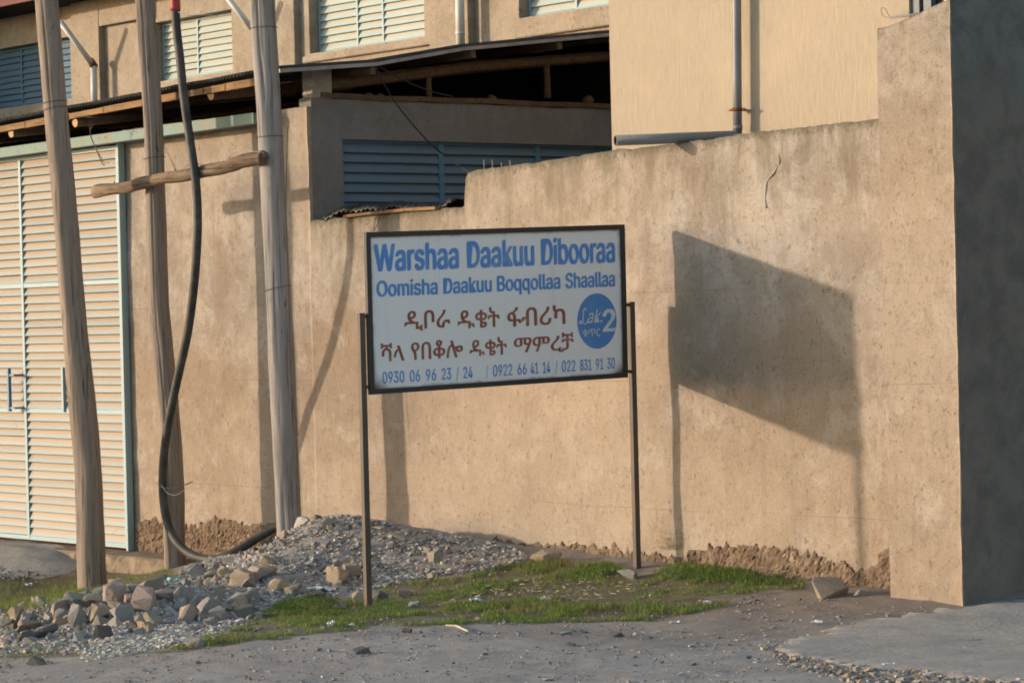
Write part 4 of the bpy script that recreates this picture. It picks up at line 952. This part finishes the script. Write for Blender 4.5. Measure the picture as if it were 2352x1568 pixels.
LPOLY=[(0,1405),(120,1385),(260,1360),(420,1345),(560,1320),(600,1420),(540,1435),(430,1455),(250,1480),(0,1480)]
PS=np.concatenate([samp(170,LPOLY),samp(120,[(440,1300),(690,1195),(900,1215),(1150,1290),(1000,1322),(760,1372),(640,1385)])])
for i,p in enumerate(PS):
    r=(abs(random.gauss(0,.017))+.026) if i<170 else (abs(random.gauss(0,.013))+.020); k=random.choices(range(7),(6,3,2,3,2.2,1.5,2.5))[0]
    link('stone',sm[k][i%3],hp0,(p[0],p[1],p[2]+r*.35),(random.uniform(0,6),random.uniform(0,6),random.uniform(0,6)),(r*random.uniform(.9,1.5),r,r*random.uniform(.55,.9)))
# gravel: fine pieces as one piece of stuff
TP=np.array([(.42,.395,.365),(.33,.315,.295),(.20,.19,.18),(.42,.34,.26),(.39,.32,.28),(.56,.53,.49),(.29,.295,.30)])
oct_=np.array([(1,0,0),(-1,0,0),(0,1,0),(0,-1,0),(0,0,1),(0,0,-1)],float); of=np.array([(0,2,4),(2,1,4),(1,3,4),(3,0,4),(2,0,5),(1,2,5),(3,1,5),(0,3,5)])
cub=np.array([(-1,-1,-1),(1,-1,-1),(1,1,-1),(-1,1,-1),(-1,-1,1),(1,-1,1),(1,1,1),(-1,1,1)],float)*.7; cf=np.array([(0,2,1),(0,3,2),(4,5,6),(4,6,7),(0,1,5),(0,5,4),(1,2,6),(1,6,5),(2,3,7),(2,7,6),(3,0,4),(3,4,7)])
def bits(name,P,size,tints,wt,flat=.6,par=None,cube=True,elong=1.0,mat=None,lift=.3):
    n=len(P); B=cub if cube else oct_; Fb=cf if cube else of; k=len(B)
    q=rng.normal(size=(n,3,3)); q,_=np.linalg.qr(q); s=size[:,None,None]
    v=B[None]*(1+rng.uniform(-.3,.3,(n,k,3))); v=v*np.array([elong,1,1]); v=np.einsum('nij,nkj->nki',q,v); v[:,:,2]*=flat; v=v*s+P[:,None,:]; v[:,:,2]+=size[:,None]*lift
    Fc=(Fb[None]+(np.arange(n)*k)[:,None,None]).reshape(-1,3); me=npmesh(name,v.reshape(-1,3),Fc,mat or M_gravel,False)
    t=tints[rng.choice(len(tints),n,p=np.array(wt)/sum(wt))]*rng.uniform(.75,1.2,(n,1)); cattr(me,'tint',np.repeat(t,k,0)); o=link(name,me,par); return o
P=samp(34000,HPOLY); s=rng.lognormal(math.log(.0078),.5,len(P)).clip(.003,.024)
o=bits('gravel',P,s,TP,(5,4,3,1.6,1.5,2,3),par=hp0); o['kind']='stuff'
# pale mortar crumbs in front of left rubble
P=samp(2600,[(180,1500),(240,1470),(330,1440),(430,1432),(450,1462),(380,1485),(300,1505),(200,1520)]); o=bits('mortar_crumbs',P,rng.lognormal(math.log(.009),.4,len(P)).clip(.004,.02),np.array([(.45,.43,.37),(.36,.34,.30),(.5,.47,.38)]),(2,2,1),par=hp0); o['kind']='stuff'
# grit over the road and verge
P=samp(9000,[(-50,1470),(-50,1600),(2400,1600),(2400,1400),(2060,1390),(1700,1360),(1400,1330),(1000,1300)],xr=(-19,-6.5)); s=rng.lognormal(math.log(.0036),.55,len(P)).clip(.0015,.017)
o=bits('road_grit',P,s,TP*.9,(5,4,4,1,1,.35,3),lift=.2); o['kind']='stuff'; o['label']='loose grit over the road and verge'
P=samp(420,[(-50,1470),(-50,1600),(2400,1600),(2400,1400),(2060,1390),(1700,1360),(1400,1400),(1000,1430)],xr=(-19,-6.5)); s=rng.lognormal(math.log(.010),.35,len(P)).clip(.006,.022)
o=bits('road_pebbles',P,s,TP*.7,(5,4,5,1,1,.3,3),lift=.15,flat=.45); o['kind']='stuff'; o['label']='scattered pebbles and clods on the road'
P=samp(900,[(-60,1262),(140,1268),(150,1300),(60,1335),(-60,1340)]); P[:,2]+=.02; o=bits('ramp_grit',P,rng.lognormal(math.log(.006),.5,len(P)).clip(.003,.02),TP,(5,4,3,2,1,1,2)); o['kind']='stuff'; o['label']='grit on the broken ramp at the left'
# crumble along slab edge
P=samp(3600,[(1740,1480),(1800,1482),(1850,1505),(1960,1528),(2100,1538),(2352,1568),(2400,1620),(2100,1590),(1950,1566),(1790,1525)],xr=(-19,-6.5)); o=bits('slab_crumbs',P,rng.lognormal(math.log(.0048),.6,len(P)).clip(.002,.024),TP*np.array([.85,.80,.72]),(4,4,3,1.6,1,.4,2)); o['kind']='stuff'; o['label']='crumbled concrete along the slab edge'
# ------------------------------------------------------------------ grass
def blades(name,P,h,wd,tint,bend=.6,label=None,seg=2):
    n=len(P); a=rng.uniform(0,2*math.pi,n); d=np.stack([np.cos(a),np.sin(a),np.zeros(n)],1); a2=rng.uniform(0,2*math.pi,n); ln=np.stack([np.cos(a2),np.sin(a2),np.zeros(n)],1)*(h*rng.uniform(.1,bend,n))[:,None]
    w2=(wd[:,None]*d)*.5; up=np.array([0,0,1.])
    b0=P-w2;b1=P+w2; m_=P+ln*.35+up*(h*.6)[:,None]; m0=m_-w2*.7;m1=m_+w2*.7; t=P+ln+up*(h*.92)[:,None]
    V=np.stack([b0,b1,m0,m1,t],1).reshape(-1,3); base_=(np.arange(n)*5)[:,None,None]; T=np.array([(0,1,3),(0,3,2),(2,3,4)])[None]+base_
    me=npmesh(name,V,T.reshape(-1,3),M_grass,False); cattr(me,'tint',np.repeat(tint,5,0)); o=link(name,me); o['kind']='stuff'; 
    if label: o['label']=label
    return o
def ngr(x,y,s,k): return np.array([mn.noise(Vector((a*s,b*s,k))) for a,b in zip(x,y)])
ok=[]
P=np.concatenate([samp(80000,GP[1]),samp(36000,GP[0]),samp(5000,GP[2])])
a,b=projN(P[:,0],P[:,1],P[:,2]); n1=ngr(P[:,0],P[:,1],3.2,1); n2=ngr(P[:,0],P[:,1],9,4)
n3=ngr(P[:,0],P[:,1],24,9); edge=.45*np.exp(-((b-(1507-np.interp(a,[180,600,850,1180,1600],[0,42,75,84,110])))/13)**2)
pol=np.where(inpoly(a,b,GP[1]),1,0)
lush=np.exp(-((a-1300)/140)**2-((b-1305)/22)**2)+np.exp(-((a-710)/70)**2-((b-1395)/22)**2)+.8*np.exp(-((a-1640)/120)**2-((b-1310)/22)**2)+.9*np.exp(-((a-1350)/220)**2-((b-1405)/14)**2)+.8*np.exp(-((a-130)/110)**2-((b-1375)/30)**2)+.7*np.exp(-((a-60)/160)**2-((b-1400)/40)**2)+.6*np.exp(-((a-500)/160)**2-((b-1478)/20)**2)
bare=1.1*np.exp(-((a-1260)/210)**2-((b-1358)/15)**2)+1.3*np.exp(-((a-1450)/80)**2-((b-1375)/18)**2)+.9*np.exp(-((a-100)/200)**2-((b-1322)/10)**2)
keep=rng.uniform(0,1,len(P))<np.clip(.34+n1*1.9+n2*1.5+n3*1.0+lush*.85-bare*.9-edge,.015,1)
P=P[keep];n1=n1[keep];n2=n2[keep];lush=lush[keep];a=a[keep];b=b[keep]
dry=np.clip(.30-n1*1.0+rng.normal(0,.15,len(P))+np.where(b<1335,np.where(a<400,.35,0),0),0,1)
t0=np.array([.10,.18,.035]);t1=np.array([.24,.31,.075]);t2=np.array([.27,.22,.10]);u=rng.uniform(0,1,len(P))[:,None]
tint=(t0*(1-u)+t1*u)*(1-dry[:,None])+t2*dry[:,None]; tint*=rng.uniform(.7,1.2,(len(P),1))
h=(.012+.022*rng.uniform(0,1,len(P))**2+.012*np.clip(n2,0,1)+.036*np.clip(lush,0,1)*rng.uniform(.5,1.2,len(P)))
blades('grass',P,h,rng.uniform(.0025,.005,len(P)),tint,label='short green grass along the verge')
# broad-leaved weeds in the lush clump left of the sign post, and ivy-like mats
def leaves(name,P,s,tint,label):
    n=len(P); a=rng.uniform(0,2*math.pi,n); d=np.stack([np.cos(a),np.sin(a),rng.uniform(-.3,.5,n)],1); e=np.stack([-np.sin(a),np.cos(a),rng.uniform(-.4,.4,n)],1); s=s[:,None]
    V=np.stack([P-d*s*.2,P+e*s*.4+d*s*.3,P+d*s,P-e*s*.4+d*s*.3],1).reshape(-1,3); T=(np.array([(0,1,2,3)])[None]+(np.arange(n)*4)[:,None,None]).reshape(-1,4)
    me=npmesh(name,V,T,M_grass,False); cattr(me,'tint',np.repeat(tint,4,0)); o=link(name,me); o['kind']='stuff'; o['label']=label
P=samp(1500,[(640,1410),(660,1385),(710,1375),(770,1388),(790,1405),(740,1418),(690,1422)]); P[:,2]+=rng.uniform(.01,.075,len(P)); leaves('weeds',P,rng.uniform(.008,.018,len(P)),np.array([.05,.12,.025])*rng.uniform(.7,1.5,(len(P),1)),'lush low weeds at the left foot of the signboard')
P=samp(2600,[(1540,1330),(1600,1300),(1650,1285),(1760,1305),(1850,1340),(1840,1352),(1700,1345),(1600,1345)]); P[:,2]+=rng.uniform(.005,.04,len(P)); leaves('creeping_weeds',P,rng.uniform(.006,.013,len(P)),np.array([.075,.14,.03])*rng.uniform(.6,1.4,(len(P),1)),'creeping weeds at the wall foot right of the sign')
P=samp(700,[(60,1320),(60,1300),(180,1310),(185,1335),(100,1345),(30,1340)]); P[:,2]+=rng.uniform(.0,.03,len(P)); leaves('red_weeds',P,rng.uniform(.006,.013,len(P)),np.array([.26,.07,.03])*rng.uniform(.5,1.2,(len(P),1)),'reddish brown dry weeds below the gate ledge')
# moss patch on the wall foot
P=[];
for _ in range(900):
    q=atY(random.gauss(1540,20),1262-abs(random.gauss(0,26)),-.012); P.append(q)
P=np.array(P); leaves('wall_moss',P,rng.uniform(.004,.010,len(P)),np.array([.22,.20,.05])*rng.uniform(.7,1.2,(len(P),1)),'yellow green moss on the wall foot right of the sign')
# straw litter
P=samp(190,[(1000,1395),(1090,1352),(1200,1330),(1420,1325),(1500,1345),(1460,1375),(1300,1385),(1120,1375)]); 
def straw(name,P,L,wd,tints,label):
    n=len(P); a=rng.normal(yaw,.9,n); d=np.stack([np.cos(a),np.sin(a),rng.normal(0,.12,n)],1)*(L[:,None]/2); e=np.stack([-np.sin(a),np.cos(a),0*a],1)*(wd[:,None]/2); up=np.array([0,0,1.])*(wd[:,None]*.6); C=P+np.array([0,0,.012])
    V=np.stack([C-d-e,C-d+e,C+d+e,C+d-e,C-d*.8+up,C+d*.8+up],1).reshape(-1,3); T=np.array([(0,3,5),(0,5,4),(1,4,5),(1,5,2),(0,4,1),(3,2,5)])[None]+(np.arange(n)*6)[:,None,None]
    me=npmesh(name,V,T.reshape(-1,3),M_gravel,False); cattr(me,'tint',np.repeat(tints,6,0)); o=link(name,me); o['kind']='stuff'; o['label']=label
straw('straw_litter',P,rng.uniform(.012,.05,len(P)),rng.uniform(.003,.009,len(P)),np.array([.46,.38,.25])*rng.uniform(.6,1.2,(len(P),1)),'pale straw and chips strewn on the grass behind the sign posts')
P=samp(170,[(860,1440),(1500,1430),(2050,1380),(2300,1420),(2300,1600),(1200,1590),(700,1520)],xr=(-19,-6.5)); straw('road_straw',P-np.array([0,0,.007]),rng.uniform(.012,.05,len(P)),rng.uniform(.003,.006,len(P)),np.array([.34,.28,.2])*rng.uniform(.5,1.3,(len(P),1)),'bits of straw and twig on the dirt road')
# individual litter
M_paper=simple('crumpled_white_paper',(.62,.62,.64),.7,.2,var=.15,sc=30); M_stick=simple('pale_stick',(.55,.48,.34),.8)
def scrap(x,y,w_,h_,label,mat=M_paper,seed=1,cat='litter',surf_=surf):
    P=gnd(x,y,surf_,25); s=((P-CAM)@fw)/F; r=random.Random(seed); bm=bmesh.new(); nx_,ny_=6,5; W_=w_*s; H_=max(h_*s*1.6,.012); g=[]
    ca,sa2=math.cos(yaw+r.uniform(-.3,.3)),math.sin(yaw+r.uniform(-.3,.3))
    for i in range(nx_):
        for j in range(ny_):
            u=(i/(nx_-1)-.5)*W_; v=(j/(ny_-1)-.5)*H_*1.2; u+=r.uniform(-.12,.12)*W_*.6; v+=r.uniform(-.1,.1)*H_
            g.append(bm.verts.new((u*ca-v*sa2,u*sa2+v*ca,r.uniform(.1,1)*h_*s*.9)))
    for i in range(nx_-1):
        for j in range(ny_-1): bm.faces.new([g[k] for k in (i*ny_+j,(i+1)*ny_+j,(i+1)*ny_+j+1,i*ny_+j+1)])
    o=link('paper_scrap',bmm('paper_scrap',bm,mat),None,(P[0],P[1],P[2]+.004)); md=o.modifiers.new('t','SOLIDIFY'); md.thickness=.0015; tag(o,label,cat,'small litter on the verge'); return o
scrap(738,1362,52,18,'white plastic wrapper lying on the flat dark stone',seed=3)
scrap(952,1394,24,14,'white crumpled scrap in the grass right of the left post',seed=4)
scrap(1092,1385,30,12,'cream scrap in the grass in front of the board middle',seed=5)
scrap(1254,1378,26,10,'white scrap in the grass right of the board middle',seed=6)
scrap(759,1440,13,16,'small white ball of paper at the road edge below the left post',seed=7)
scrap(806,1438,14,8,'second white scrap at the road edge below the left post',seed=8)
scrap(1490,1535,34,5,'thin white strip on the road bottom',seed=9) if False else None
scrap(1965,1487-0,22,8,'white paper on the soil at the top of the slab tip',seed=10) if False else None
scrap(1875,1433,28,9,'white paper scrap on the soil above the slab tip',seed=10)
scrap(1625,1388,18,10,'small white scrap beside the grass tip right of the sign',seed=11)
scrap(2038,1530,30,9,'white scrap in the crumbled slab edge',seed=12)
scrap(1550,1433,20,8,'white scrap on the soil below the right grass patch',seed=13)
M_teal=simple('teal_plastic',(.22,.50,.55),.5); scrap(398,1337,32,12,'pale teal plastic scrap beside the foot of the middle pole',M_teal,14)
scrap(66,1347,22,9,'pale crumpled wrapper in the grass at the far left',seed=15)
scrap(2345,1556,16,8,'x',seed=16) if False else None
P=gnd(1048,1440); Q2=gnd(1076,1452); bm=bmesh.new(); tube(bm,[(gnd(1024,1438)+[0,0,.008]),(P+[0,0,.010]),(Q2+[0,0,.008])],[.005,.006,.005],6); o=link('stick',bmm('stick',bm,M_stick)); tag(o,'straight pale stick lying on the road in front of the sign','stick')
P=gnd(933,1452); bm=bmesh.new(); tube(bm,[P+[-.02,-.01,.012],P+[.035,.01,.012]],.012,8); o=link('metal_stub',bmm('metal_stub',bm,M_wire)); tag(o,'small dark cylinder lying on the road below the left post','litter')
for i,(x,y,w_,h_,c) in enumerate(((880,1540,40,14,'dark'),(830,1494,44,14,'dark'),(1310,1478,28,8,'dark'),(1300,1452,30,10,'bluish'),(1415,1455,34,12,'dark'),(100,1562,60,14,'dark'),(745,1502,22,8,'dark'))[1:6]):
    place_rock(x if i!=4 else 90,y if i!=4 else 1520,w_,h_,c,['dark earthy clod on the road below the left rubble end of grass','flat dark stone on the road right of the stick','bluish pebble on the road below the grass tip','dark clod on the road under the right grass patch','broad flat dark clod on the road at the lower left'][i],800+i,.45,None)
